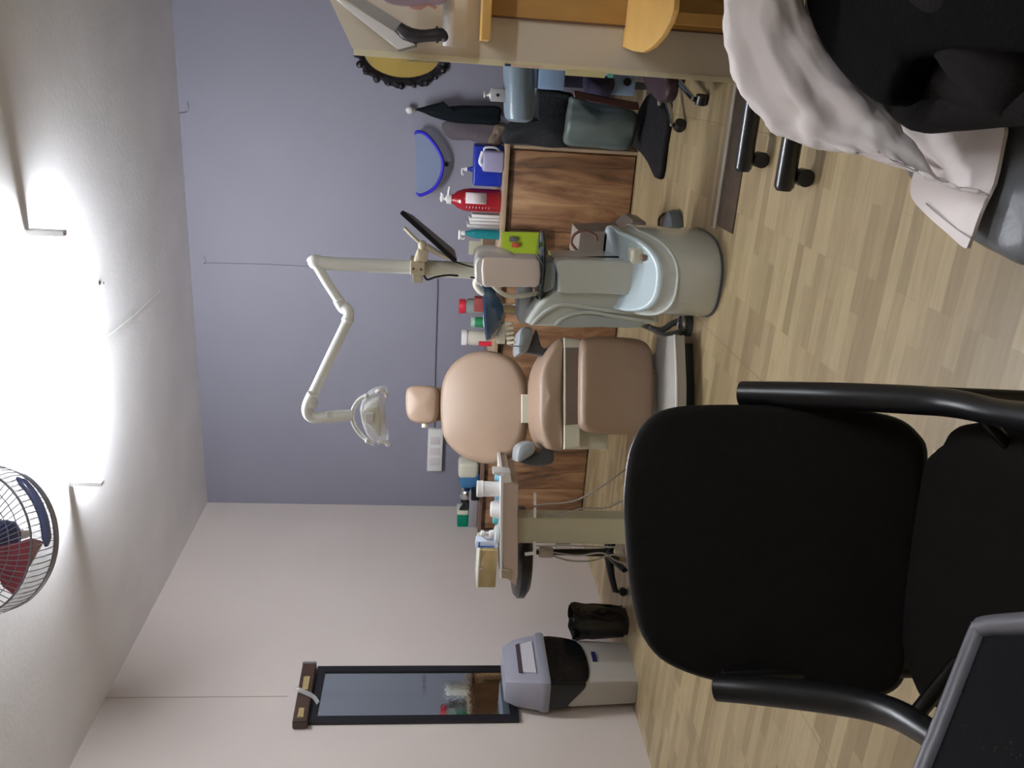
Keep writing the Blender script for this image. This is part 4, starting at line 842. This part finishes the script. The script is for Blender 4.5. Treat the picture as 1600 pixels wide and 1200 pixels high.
for i, (ex_, ey_) in enumerate(((1062, 196), (1096, 156), (1082, 60), (1030, 60), (1040, 150))):
    e_ = at(ex_, ey_, Z=.03); d_ = Vector((e_.x-cq.x, e_.y-cq.y, 0))
    if i > 1: d_ = Vector((math.cos(.3+i), math.sin(.3+i), 0))*.25
    e_ = Vector((cq.x, cq.y, 0))+d_
    if i < 2: lg_ = obj('leg', tube(BM(), [Vector((cq.x, cq.y, .11)), Vector((cq.x, cq.y, .085))+d_*.5, e_+UZ*.07], [.018, .016, .014]), M_chrome, t)
    else: lg_ = obj('leg', tube(BM(), [Vector((cq.x, cq.y, .11)), e_+UZ*.07], [.018, .014], smooth=False), M_chrome, t)
    b = BM(); s_ = d_.normalized().cross(UZ); cyl(b, e_+s_*.022+UZ*.03, e_-s_*.022+UZ*.03, .03, n=20); cyl(b, e_+UZ*.03, e_+UZ*.07, .012); obj('caster', b, M_blackp, lg_)

# notes and tape on the partition edge
def note(name, label, cat, x0, y0, x1, y1, m):
    a = at(x0, y0, Y=PY0-.01); c_ = at(x1, y1, Y=PY0-.01)
    o = obj(name, box(BM(), (min(a.x, c_.x), PY0-.009, min(a.z, c_.z)), (max(a.x, c_.x), PY0-.006, max(a.z, c_.z)), .0005), m, None, smooth=False); return tag(o, label, cat)
note('sticker', 'small dark blue sticker on the partition edge', 'sticker', 789, 99, 798, 104, mat('sticker_blue', (40, 70, 110), .5))
note('paper_note', 'torn pinkish paper note on the partition edge', 'note', 799, 100, 848, 107, mat('note_pink', (224, 196, 180), .7, bump=.3))
note('paper_note', 'pale yellow paper strip on the partition edge above the teal tape', 'note', 884, 108, 945, 122, mat('note_yellow', (206, 202, 152), .6))
note('tape_piece', 'small teal tape piece on the partition edge', 'tape', 950, 115, 958, 122, mat('tape_teal', (96, 172, 158), .5))

# ------------------------------------------------------------------ ochre corner shelf on the partition
t = thing('corner_shelf', 'ochre wooden corner shelf with rounded lower board on the partition', 'shelf', (.33, 3.85, 0))
YP = PY0
def zx(x, y, Y=YP-.02): q = at(x, y, Y=Y); return q
xp0 = (zx(770, 22).x+zx(1135, 55).x)/2
obj('back_board', box(BM(), (xp0, YP-.022, 0), (xp0+.5, YP-.001, zx(752, 22).z), .003), M_ochre, t, smooth=False)
obj('brown_lipping', box(BM(), (xp0-.006, YP-.026, 0), (xp0, YP-.001, zx(757, 22).z), .001), M_brown, t, smooth=False)
# upper shelf, seen from its left end just above eye level... end grain facing
u0 = at(752, 62, Y=YP-.20); u1 = at(766, 62, Y=YP-.20)
obj('shelf_board', box(BM(), (u0.x, YP-.20, u1.z), (xp0+.5, YP-.02, u0.z), .003), M_ochre2, t, smooth=False)
zl = at(1000, 82, Y=3.62).z+.015
ro = [at(x, y, Z=zl) for x, y in ((950, 45), (956, 58), (970, 72), (988, 80), (1003, 82), (1018, 74), (1034, 56), (1046, 34), (1052, 15), (1056, -30), (1010, -60), (960, -60), (952, 0))]
obj('rounded_board', pad(BM(), ro, (0, 0, 1), .022, .004, 0, closed_spline=False), M_ochre2, t)
obj('post_board', box(BM(), (xp0+.02, YP-.045, 0), (xp0+.07, YP-.02, zl-.03), .002), M_ochre2, t, smooth=False)
b = BM(); box(b, (xp0+.13, YP-.06, .02), (xp0+.45, YP-.022, zl-.06), .003); obj('dark_panel', b, mat('panel_green_grey', (84, 92, 84), .6), t, 'dark green-grey inset panel')
# white folding arm at the top of the partition
Ya = 3.72
t = thing('folding_arm', 'white folding arm with black joint hanging in front of the partition', 'arm', (at(700, 20, Y=Ya).x, Ya, at(700, 20, Y=Ya).z))
A_, B_, C_, D_ = [at(x, y, Y=Ya) for x, y in ((512, -10), (526, -6), (650, 70), (622, 78))]
dA = (at(636, 74, Y=Ya)-at(519, -8, Y=Ya))
b = BM(); loft(b, [[p for p in (A_, B_, C_, D_)], [p+Vector((.0, .05, 0)) for p in (A_, B_, C_, D_)]]); bmesh.ops.bevel(b, geom=b.edges[:], offset=.004, segments=2, affect='EDGES')
o = obj('white_slab', b, M_white, t, smooth=False)
b = BM(); q4 = [at(x, y, Y=Ya+.02) for x, y in ((620, 78), (626, 82), (652, 76), (652, 66))]; loft(b, [q4, [p+Vector((0, .04, 0)) for p in q4]]); q4 = [at(x, y, Y=Ya+.02) for x, y in ((528, -8), (560, -8), (655, 52), (650, 70))]; loft(b, [q4, [p+Vector((0, .03, 0)) for p in q4]]); obj('rear_shell', b, mat('shell_grey', (160, 156, 150), .4), t, smooth=False)
b = BM(); tube(b, [at(x, y, Y=Ya+.01) for x, y in ((622, 42), (634, 52), (648, 56), (664, 56), (690, 54), (697, 60), (699, 68))], [.022, .030, .028, .024, .026, .022, .012], n=14, k=3); obj('black_joint', b, mat('joint_black', (42, 38, 42), .5), t, 'black plastic joint')
b = BM(); cyl(b, at(681, 54, Y=Ya+.01), at(685, 54, Y=Ya+.01), .032); obj('joint_ring', b, mat('joint_black', (0, 0, 0)), t)
b = BM(); tube(b, [at(701, 72, Y=Ya+.015), at(701, 40, Y=Ya+.015), at(702, -60, Y=Ya+.015)], .024, n=18, smooth=False); obj('rod', b, M_white, t, 'white horizontal rod')
b = BM(); tube(b, [at(640, 10, Y=Ya-.1), at(655, 12, Y=Ya-.1), at(668, 8, Y=Ya-.1), at(682, 14, Y=Ya-.1)], [.006, .01, .006, .008], n=8); obj('coloured_clip', b, mat('clip_pink', (176, 130, 120), .4), t)
q4 = [at(x, y, Y=Ya-.08) for x, y in ((600, 2), (625, 9), (665, 9), (695, 4), (700, -20), (600, -20))]
obj('hanging_pouch', pad(BM(), q4, (0, -1, 0), .03, .006, 0, k=3), mat('pouch_mauve', (176, 156, 168), .3, trans=.3), t)

# ------------------------------------------------------------------ floor-level rolling base at the right
t = thing('rolling_base', 'black wheeled base with two thick legs on the floor beside the threshold', 'base', (.12, 3.1, 0))
for x0, y0, x1, y1, yo in ((1160, 268, 1150, 100, 0), (1224, 298, 1222, 100, 0)):
    a = at(x0, y0, Z=.095); c_ = Vector((.42, a.y, .095))
    b = BM(); tube(b, [a, a+(c_-a)*.02, c_], [.026, .036, .036], n=20, smooth=False); l_ = obj('leg', b, M_blackt, t)
    w_ = Vector((a.x+.05, a.y, .03)); b = BM(); cyl(b, w_+Vector((0, -.026, 0)), w_+Vector((0, .026, 0)), .031, n=24); cyl(b, w_, w_+UZ*.05, .012); obj('caster', b, M_blackp, l_)
ya_, yb2 = at(1160, 268, Z=.095).y, at(1224, 298, Z=.095).y
obj('cross_bar', tube(BM(), [Vector((.42, yb2-.02, .095)), Vector((.42, ya_+.02, .095))], .036, n=18, smooth=False), M_blackt, t)
obj('upright', box(BM(), (.39, (ya_+yb2)/2-.04, .095), (.45, (ya_+yb2)/2+.04, .74), .01), M_blackt, t)
obj('table_top', box(BM(), (.32, yb2-.05, .74), (.95, ya_+.05, .765), .006), M_wtop, t)

# ------------------------------------------------------------------ near black visitor chair facing the viewer
def DP(x, y, D): return at(x, y, D=D)
vn = Vector((.36, -.93, 0)).normalized()
t = thing('visitor_chair', 'large black padded armchair in the foreground facing the viewer', 'chair', at(1440, 860, D=1.72)*1.0)
t.matrix_basis = Matrix.Translation((DP(1440, 860, 1.72).x, DP(1440, 860, 1.72).y, 0)); bpy.context.view_layer.update()
Pc = DP(1430, 870, 1.70); bn = (vn*math.cos(math.radians(12))+UZ*math.sin(math.radians(12))).normalized()
bo_ = [(979, 830), (977, 780), (983, 720), (992, 690), (1008, 663), (1034, 643), (1080, 634), (1180, 633), (1300, 637), (1370, 645), (1410, 657), (1435, 678), (1449, 705), (1446, 780), (1437, 880), (1421, 1020), (1412, 1062), (1395, 1082), (1365, 1092), (1320, 1090), (1200, 1080), (1120, 1066), (1060, 1046), (1025, 1022), (1000, 980), (986, 910)]
obj('backrest', pad(BM(), ppx(bo_, Pc, bn), bn, .055, .022, .012, k=3), M_black, t)
Pk = Pc-bn*.048
obj('back_shell', pad(BM(), ppx([(x-(1 if x < 1200 else -1)*3, y) for x, y in bo_], Pk, bn), bn, .022, .01, 0, k=3), mat('shell_black_plastic', (34, 34, 36), .35), t, 'hard plastic back shell')
# seat cushion
zs = .475
sp_ = [at(x, y, Z=zs) for x, y in ((1464, 688), (1476, 668), (1500, 660), (1540, 663), (1600, 676), (1660, 690), (1720, 720), (1740, 900), (1700, 1100), (1600, 1140), (1490, 1120), (1440, 1104), (1420, 1075), (1402, 1010), (1412, 860), (1432, 730), (1450, 700))]
obj('seat', pad(BM(), sp_, (0, 0, 1), .07, .03, .012, k=3), M_black, t)
# arms and tube frame: each side one bent tube; top ends capped behind the arm pads
def arm(pts, Ds, r): return [DP(x, y, D) for (x, y), D in zip(pts, Ds)]
R1 = arm([(1158, 615), (1300, 619), (1430, 625), (1500, 632), (1560, 645), (1640, 655)], [1.66, 1.60, 1.52, 1.46, 1.38, 1.25], .02)
L1 = arm([(1121, 1074), (1200, 1080), (1320, 1095), (1390, 1112), (1440, 1138), (1500, 1180)], [1.62, 1.58, 1.50, 1.44, 1.38, 1.30], .02)
seatc = sum(sp_, Vector())/len(sp_)
for nm, P_, sx in (('armrest', R1, 1), ('armrest', L1, -1)):
    ar = obj(nm, tube(BM(), P_, [.024, .025, .024, .022, .020, .019], n=16), M_blackp, t)
    b = BM(); e = P_[-1]
    foot = Vector((e.x+sx*.01, e.y-.02, .02))
    tube(b, [P_[-1], P_[-1]+Vector((0, -.03, -.06)), Vector((e.x, e.y-.04, .28)), Vector((e.x, e.y-.02, .03)), Vector((e.x, e.y+.05, .014)), Vector((e.x, e.y+.45, .014)), Vector((P_[0].x, P_[0].y+.02, .014))], .0125, n=12)
    tube(b, [Vector((P_[0].x, P_[0].y+.02, .014)), Vector((P_[0].x, P_[0].y+.03, .05)), Vector((P_[0].x, P_[0].y+.04, .45)), P_[0]+Vector((0, .03, -.02))], .0125, n=12)
    obj('leg', b, M_blackt, t)
    b = BM(); tube(b, [P_[0]+Vector((0, .0, -.004)), P_[1].lerp(P_[2], .3)-UZ*.02], .014, n=10, smooth=False); obj('arm_bracket', b, M_blackt, ar)
q = DP(1538, 655, 1.42); obj("seat_bar", tube(BM(), [q, q+(seatc-q)*.22-UZ*.05], .010, n=10), M_blackt, t); q2 = DP(1425, 1125, 1.41); obj("seat_bar", tube(BM(), [q2, q2+(seatc-q2)*.3-UZ*.04], .012, n=10), M_blackt, t)

# ------------------------------------------------------------------ mesh-backed office chair in the lower corner
t = thing('mesh_chair', 'grey-framed mesh office chair back at the left edge beside the black armchair', 'chair', (0, 0, 0))
Dm = .86
fpx = [(1478, 1130), (1528, 1000), (1534, 988), (1545, 980), (1570, 977), (1640, 972)]
m0 = DP(1528, 1000, Dm); m1 = DP(1460, 1172, Dm-.02); mr = DP(1640, 972, Dm-.10)
pn = (m1-m0).cross(mr-m0).normalized()
if pn.dot(CP-m0) < 0: pn = -pn
F_ = [onpl(x, y, m0, pn) for x, y in ((1545, 979), (1534, 986), (1526, 1002), (1480, 1120), (1452, 1190), (1420, 1270), (1412, 1300), (1424, 1330), (1460, 1350), (1600, 1390), (1800, 1440), (1900, 1400), (1930, 1300), (1960, 1000), (1930, 975), (1800, 970), (1650, 973))]
t.matrix_basis = Matrix.Translation((sum(p.x for p in F_)/len(F_), sum(p.y for p in F_)/len(F_), 0)); bpy.context.view_layer.update()
obj('back_frame', tube(BM(), F_, .0095, n=12, k=4, closed=True), mat('frame_grey', (96, 94, 100), .4), t, 'matte grey frame')
mm = mat('mesh_black', (14, 14, 16), .9, spec=.1); nt = mm.node_tree; bs = nt.nodes['Principled BSDF']
tcn = nt.nodes.new('ShaderNodeTexCoord'); wv = nt.nodes.new('ShaderNodeTexVoronoi'); wv.inputs['Scale'].default_value = 330; nt.links.new(tcn.outputs['Object'], wv.inputs['Vector'])
cr = nt.nodes.new('ShaderNodeMath'); cr.operation = 'GREATER_THAN'; cr.inputs[1].default_value = .22; nt.links.new(wv.outputs['Distance'], cr.inputs[0]); nt.links.new(cr.outputs[0], bs.inputs['Alpha'])
obj('mesh_panel', pad(BM(), F_, pn, .003, .001, 0, k=4), mm, t)
fc = sum(F_, Vector())/len(F_)
b = BM(); tube(b, [fc-pn*.03-UZ*.17, fc-pn*.05-UZ*.25, fc-pn*.02-UZ*.42, fc+pn*.14-UZ*.50], .022, n=12); obj('spine', b, M_blackp, t)
sb = fc+pn*.26; sb.z = .46
obj('seat', pad(BM(), spl([sb+Vector((x, y, 0)) for x, y in rrect(-.23, -.22, .23, .22, .08)], 1, True), (0, 0, 1), .07, .03, .01, closed_spline=False), M_black, t)
obj('gas_lift', tube(BM(), [Vector((sb.x, sb.y, .40)), Vector((sb.x, sb.y, .10))], .024, smooth=False), M_blackp, t)
for k in range(5):
    a = 2*PI*k/5+.4; e_ = Vector((sb.x+.28*math.cos(a), sb.y+.28*math.sin(a), .07)); lg_ = obj('leg', tube(BM(), [Vector((sb.x, sb.y, .11)), e_], [.028, .018], smooth=False), M_blackp, t)
    b = BM(); s_ = Vector((-math.sin(a), math.cos(a), 0)); cyl(b, e_-s_*.02-UZ*.042, e_+s_*.02-UZ*.042, .027, n=16); obj('caster', b, M_blackp, lg_)

# ------------------------------------------------------------------ grey bench seat under the coat
zb2 = .48
bp2 = [at(x, y, Z=zb2) for x, y in ((1403, 262), (1409, 285), (1450, 335), (1500, 378), (1540, 400), (1570, 415), (1592, 412), (1606, 400), (1622, 370), (1640, 300), (1660, 200))]
near = bp2[-1]; far = bp2[0]
bp2 = bp2+[Vector((.62, near.y-.02, zb2)), Vector((.66, near.y+.1, zb2)), Vector((.66, far.y, zb2)), Vector((.60, far.y+.05, zb2)), Vector((far.x+.25, far.y+.06, zb2)), Vector((far.x+.06, far.y+.05, zb2))]
t = thing('bench', 'grey leatherette bench seat with rounded end under the white coat', 'bench', (.2, (near.y+far.y)/2, 0))
obj('cushion', pad(BM(), bp2, (0, 0, 1), .09, .04, .015, k=3), M_bench, t)
for x_ in (.08, .55):
    for y_ in (near.y+.07, far.y-.05): obj('leg', cyl(BM(), (x_, y_, 0), (x_, y_, zb2-.08), .014, n=12), M_blackt, t)
b = BM(); box(b, (.06, near.y+.05, zb2-.1), (.58, far.y-.03, zb2-.085), .005); obj('under_frame', b, M_blackt, t)
BZ = zb2+.012

# ------------------------------------------------------------------ seated person at the right, mostly beyond the frame
hipR, hipL = Vector((.40, 1.43, .645)), Vector((.61, 1.27, .645))
kneR, kneL = Vector((.07, 1.06, .60)), Vector((.33, .90, .60))
ankR, ankL = Vector((.13, .90, .10)), Vector((.36, .78, .10))
dF = Vector((-.66, -.75, 0)).normalized(); dR = Vector((-.75, .66, 0)).normalized()
pel = (hipR+hipL)/2
def W(f, r, z): return pel+dF*f+dR*r+UZ*(z-.60)
t = person = thing('person', 'person in white coat and black trousers seated at the right edge, mostly cropped', 'person', (pel.x, pel.y, 0))
neck, head = W(.04, 0, 1.12), W(.08, 0, 1.31)
shR, shL = W(.02, .19, 1.04), W(.02, -.19, 1.04)
elR, elL = W(-.08, .24, .80), W(-.04, -.25, .80)
wrR, wrL = W(.15, .02, .80), W(.20, -.20, .78)
b = BM()
tube(b, [pel+UZ*-.02, W(0, 0, .75), W(.02, 0, .92), W(.02, 0, 1.04), W(.03, 0, 1.09)], [.15, .135, .15, .14, .07], n=20)
tube(b, [neck-UZ*.05, neck+UZ*.10], .052, n=16, smooth=False)
ball(b, head+UZ*.02, .10, (.80, .80, 1.12), 24); ball(b, head+dF*.03-UZ*.045, .068, (.95, .95, 1.0), 20)
ball(b, head+dF*.102-UZ*.012, .018, (1, 1, 1.5), 10); tube(b, [head+dF*.095+UZ*.03, head+dF*.112-UZ*.018], [.007, .014], n=8, smooth=False)
for s_ in (1, -1):
    ball(b, head+dR*.083*s_-UZ*.005, .026, (.6, .6, 1.2), 12)
    tube(b, [head+dF*.093+dR*.018*s_-UZ*.055, head+dF*.096-UZ*.055], [.006, .010], n=8, smooth=False)
    ball(b, head+dF*.078+dR*.034*s_+UZ*.022, .017, (1, 1, .7), 10)
for sh, el, wr in ((shR, elR, wrR), (shL, elL, wrL)): tube(b, [W(.02, 0, 1.05).lerp(sh, .6), sh, sh.lerp(el, .5), el, el.lerp(wr, .4), wr], [.06, .062, .05, .043, .042, .028], n=14)
for hp, kn, an in ((hipR, kneR, ankR), (hipL, kneL, ankL)):
    tube(b, [hp.lerp(pel, .3), hp, hp.lerp(kn, .5), kn], [.10, .10, .085, .062], n=16); tube(b, [kn, kn.lerp(an, .35), an], [.062, .060, .038], n=14)
for wr, s_ in ((wrR, 1), (wrL, -1)):
    hd_ = (dF*.95-dR*.15*s_-UZ*.06).normalized(); sd_ = hd_.cross(UZ).normalized()*(1)
    pc = wr+hd_*.055
    tube(b, [wr, wr+hd_*.03, pc, wr+hd_*.095], [.026, .036, .040, .036], n=14, flat=.42)
    for i_, (o_, ln_) in enumerate(((-.030, .062), (-.010, .075), (.010, .070), (.029, .055))):
        p0 = wr+hd_*.088+sd_*o_; tube(b, [p0, p0+hd_*ln_*.5+UZ*.003, p0+hd_*ln_*.85-UZ*.012, p0+hd_*ln_-UZ*.026], [.0095, .009, .008, .006], n=8)
    th = wr+hd_*.03-dR*s_*.03; tube(b, [th, th+hd_*.03-dR*s_*.022, th+hd_*.062-dR*s_*.026-UZ*.01], [.013, .011, .008], n=8)
body = obj('body', b, M_skin, t); rm = body.modifiers.new('r', 'REMESH'); rm.mode = 'VOXEL'; rm.voxel_size = .005; rm.use_smooth_shade = True
sm_ = body.modifiers.new('s', 'SMOOTH'); sm_.factor = .5; sm_.iterations = 3
b = BM()
for s_ in (1, -1): ball(b, head+dF*.092+dR*.034*s_+UZ*.02, .0095, n=12)
obj('eyes', b, mat('eye_white', (225, 222, 218), .2), t)['kind'] = 'stuff'
b = BM(); ball(b, head+UZ*.045-dF*.022, .108, (.84, .84, 1.0), 24); obj('hair', b, M_hair, t)
# trousers: both legs and seat in one garment
b = BM()
tube(b, [pel+UZ*.14, pel+UZ*.02, pel-UZ*.04], [.165, .18, .15], n=24)
for hp, kn, an in ((hipR, kneR, ankR), (hipL, kneL, ankL)):
    tube(b, [hp.lerp(pel, .4), hp, hp.lerp(kn, .5), kn+UZ*.0, kn.lerp(an, .12), kn.lerp(an, .5), an+UZ*.03], [.135, .13, .115, .092, .09, .082, .075], n=20)
tr_ = obj('trousers', b, M_trou, t); rm = tr_.modifiers.new('r', 'REMESH'); rm.mode = 'VOXEL'; rm.voxel_size = .011; rm.use_smooth_shade = True
sm_ = tr_.modifiers.new('s', 'SMOOTH'); sm_.factor = .6; sm_.iterations = 6
b = BM(); tube(b, [pel+UZ*.08, W(0, 0, .78), W(.02, 0, .93), W(.02, 0, 1.04), W(.03, 0, 1.085)], [.175, .165, .17, .16, .075], n=28)
# loose black top falling over the lap
b = BM(); tube(b, [pel+UZ*.08, W(0, 0, .78), W(.02, 0, .93), W(.02, 0, 1.04), W(.03, 0, 1.085)], [.175, .165, .17, .16, .075], n=28)
obj('black_top', b, mat('top_black', (9, 9, 9), .95, bump=.2, bscale=90, spec=.08), t)
lap = [at(x, y, Z=.705) for x, y in ((1254, -10), (1275, 62), (1306, 113), (1338, 147), (1374, 164), (1396, 128), (1418, 90), (1480, 76), (1560, 78), (1640, 70), (1680, 0), (1600, -120), (1400, -160), (1270, -120))]
top2 = obj('top_hem', pad(BM(), lap, (0, 0, 1), .06, .02, .004, k=4), mat('top_black', (0, 0, 0)), t, 'black hem of the top over the lap')
b = BM()
lap2 = [at(x, y, Z=.635) for x, y in ((1320, 60), (1340, 120), (1370, 178), (1398, 204), (1430, 203), (1470, 200), (1520, 195), (1570, 194), (1620, 200), (1680, 180), (1700, 100), (1680, 0), (1500, -80), (1350, -40))]
obj('trouser_fold', pad(b, lap2, (0, 0, 1), .09, .04, .02, k=4), M_trou, t)
for an, nm in ((ankR, 'shoe'), (ankL, 'shoe')):
    b = BM(); tube(b, [an-dF*.07-UZ*.055, an-dF*.02-UZ*.05, an+dF*.09-UZ*.06, an+dF*.17-UZ*.068], [.035, .045, .042, .028], n=16); obj(nm, b, M_blackp, t)
# coat: torso shell, sleeves
b = BM(); tube(b, [W(-.02, 0, .66), W(-.02, 0, .78), W(-.005, 0, .93), W(.0, 0, 1.05), W(.015, 0, 1.10)], [.20, .185, .19, .175, .085], n=32)
for sh, el, wr in ((shR, elR, wrR), (shL, elL, wrL)): tube(b, [W(.02, 0, 1.04).lerp(sh, .7), sh, sh.lerp(el, .5), el, el.lerp(wr, .5), el.lerp(wr, .95)], [.08, .078, .068, .062, .06, .055], n=18)
ct = obj('coat_body', b, M_coat, t); rm = ct.modifiers.new('r', 'REMESH'); rm.mode = 'VOXEL'; rm.voxel_size = .009; rm.use_smooth_shade = True
sm_ = ct.modifiers.new('s', 'SMOOTH'); sm_.factor = .5; sm_.iterations = 3
# coat skirt swept off the lap on to the bench: rolled folds plus the hem lying open
st = [((1120, -120), (1225, -120), .075), ((1128, -40), (1245, -40), .07), ((1131, 20), (1262, 20), .07), ((1136, 70), (1290, 70), .075), ((1146, 125), (1336, 125), .085), ((1168, 168), (1376, 160), .09), ((1205, 205), (1402, 190), .085), ((1245, 224), (1422, 222), .08), ((1290, 232), (1440, 250), .072), ((1340, 238), (1460, 268), .06), ((1390, 252), (1482, 286), .052), ((1440, 276), (1508, 300), .045), ((1490, 290), (1538, 308), .032), ((1520, 296), (1548, 306), .012)]
Dend = (at(1540, 302, Z=BZ+.04)-CP).length
rings = []; ns = 56
for i, (l_, r_, dep) in enumerate(st):
    f = max(0, (i-1))/(len(st)-2); dep *= .62; D_ = 1.66*(1-f)+Dend*f+.02*math.sin(f*PI)
    pl_, pr_ = at(*l_, D=D_+.02), at(*r_, D=D_); c_ = (pl_+pr_)/2; a_ = (pr_-pl_)/2
    vd = (CP-c_).normalized(); vd = (vd-a_.normalized()*vd.dot(a_.normalized())).normalized()
    zm = c_.z
    rg_ = []
    for j in range(ns):
        an = 2*PI*j/ns; u_ = math.cos(an); w_ = math.sin(an)
        fold = .16*math.sin(3.3*u_*2.2+i*.55)+.10*math.sin(9*u_-i*.9)+.10*noise.noise(Vector((u_*3, i*.55, 2.2)))
        p = c_+a_*u_+vd*dep*w_*(1+(fold if w_ > 0 else 0))
        p.z = max(p.z, BZ+.006 if i > 5 else .0)
        rg_.append(p)
    rings.append(rg_)
b = loft(BM(), rings)
bmesh.ops.subdivide_edges(b, edges=[e for e in b.edges if e.calc_length() > .02], cuts=1, use_grid_fill=True)
o = obj('coat_skirt', b, M_coat, t, 'rolled folds of the coat skirt', ang=80); ss = o.modifiers.new('s', 'SUBSURF'); ss.levels = ss.render_levels = 1
dt = bpy.data.textures.new('crease', 'CLOUDS'); dt.noise_scale = .05; dm = o.modifiers.new('d', 'DISPLACE'); dm.texture = dt; dm.strength = .022; dm.mid_level = .5; dm.texture_coords = 'LOCAL'
hem = [at(x, y, Z=BZ+.004) for x, y in ((1436, 262), (1431, 290), (1434, 312), (1460, 340), (1490, 366), (1516, 388), (1524, 378), (1542, 336), (1562, 288), (1582, 226), (1588, 205), (1584, 197), (1560, 194), (1500, 194), (1450, 200), (1402, 188), (1400, 210), (1420, 240))]
hb_ = BM(); hs = spl(hem, 3, True)
c_ = sum(hs, Vector())/len(hs); rows = []
for s_ in (1, .985, .9, .75, .6, .45, .3, .15):
    rows.append([c_+(p-c_)*s_+UZ*(.010 + .014*max(0, noise.noise(Vector((p.x*9, p.y*9, s_*2)))) + .05*max(0, -((p-c_).dot(Vector((.0, 1, 0))))-0)*0 + (.012*s_*max(0, ((p-c_).x))/.1 if s_ > .8 else .010*s_*max(0, (p-c_).x)/.1)) for p in hs])
loft(hb_, [[p-UZ*.006 for p in rows[0]]]+rows); o = obj('coat_hem', hb_, M_coat, t, 'open hem of the coat lying on the bench', ang=80)
b = BM(); tube(b, [at(x, y, Z=BZ+.0165) for x, y in ((1447, 318), (1468, 336), (1496, 358), (1517, 372))], .0012, n=6); obj('hem_seam', b, mat('seam_grey', (176, 168, 168), .9), o)

# ------------------------------------------------------------------ fan hanging from the ceiling, nearest corner
fcn = at(-36, 846, D=2.70)
fr0 = .20
t = thing('ceiling_fan', 'grey caged fan with reddish blades at the top edge near the tube lamp', 'fan', (fcn.x, fcn.y, fcn.z-.2))
fnn = ((CP-fcn).normalized()*.80-DN*.55-RT*.10).normalized()
fu = fnn.orthogonal().normalized(); fv = fnn.cross(fu)
def FP(r, a, d): return fcn+(fu*math.cos(a)+fv*math.sin(a))*r+fnn*d
cg = mat('fan_cage_grey', (150, 152, 166), .35)
nS = 64
b = BM(); loft(b, [[FP(fr0*k_, 2*PI*i/nS, d_) for i in range(nS)] for k_, d_ in ((1.0, -.062), (1.012, -.058), (1.012, -.042), (1.0, -.040), (.985, -.05))], closed=True); obj('rim_band', b, mat('rim_band_grey', (150, 154, 172), .25, coat=.4), t)
obj('front_ring', tube(BM(), [FP(fr0*.985, 2*PI*i/48, .036) for i in range(48)], .0032, n=6, k=1, closed=True), cg, t)
b = BM(); nb = [[FP(fr0*1.004, 2*PI*i/nS, d_) for i in range(nS)] for d_ in (-.045, .034)]
loft(b, nb, cap0=False, cap1=False); obj('cage_side', b, mat('cage_side_grey', (170, 172, 184), .4, alpha=.55), t)
b = BM()
for i in range(72):
    a = 2*PI*i/72; tube(b, [FP(fr0*.22, a-.35, .062), FP(fr0*.6, a-.12, .056), FP(fr0*.985, a, .036), FP(fr0*1.004, a+.03, -.045)], .0013, n=4, k=2)
obj('front_grille', b, cg, t)['kind'] = 'stuff'
for k_, d_ in ((.3, .062), (.45, .060), (.6, .056), (.72, .051), (.85, .045)): obj('grille_ring', tube(BM(), [FP(fr0*k_, 2*PI*i/32, d_) for i in range(32)], .0013, n=5, k=1, closed=True), cg, t)
b = BM(); pts_ = [FP(fr0*1.02, a_, -.01) for a_ in [2*PI*i/60 for i in range(60)]]
best = max(range(60), key=lambda i: pts_[i].dot(DN)+.45*pts_[i].dot(RT)); seg_ = [pts_[(best+k) % 60] for k in range(-5, 6)]
tube(b, seg_, [.004]+[.012]*9+[.004], n=10, k=2); obj('badge_clip', b, mat('clip_blue_grey', (104, 118, 168), .12, coat=1), t, 'glossy blue-grey clip on the rim')
obj('hub', tube(BM(), [FP(0, 0, -.10), FP(0, 0, -.06), FP(0, 0, .055), FP(0, 0, .078)], [.05, .06, .055, .045], smooth=False, n=24), mat('fan_blue', (60, 70, 120), .3), t)
mred = mat('fan_blade_red', (176, 84, 92), .35)
for k_ in range(3):
    a0_ = 2*PI*k_/3+.5; P_ = []
    for r__, w__ in ((.25, .12), (.5, .34), (.75, .46), (.93, .40)):
        P_.append((r__, w__))
    f1 = [FP(fr0*r__, a0_-w__, .018) for r__, w__ in P_]; f2 = [FP(fr0*r__, a0_+w__, -.022) for r__, w__ in reversed(P_)]
    b = BM(); ol = f1+f2; cc_ = sum(ol, Vector())/len(ol)
    loft(b, [[p+fnn*.002 for p in ol], [p-fnn*.002 for p in ol]]); obj('blade', b, mred, t)
b = BM(); tube(b, [fcn-fnn*.09, fcn-fnn*.16, Vector((fcn.x-fnn.x*.2, fcn.y-fnn.y*.2, fcn.z+.2)), Vector((fcn.x-fnn.x*.2, fcn.y-fnn.y*.2, CZ-.02))], .014, n=12); zt = Vector((fcn.x-fnn.x*.2, fcn.y-fnn.y*.2, CZ-.03)); lathe(b, zt, [(.06, .0), (.06, .03)]); obj('hanging_rod', b, M_white, t)
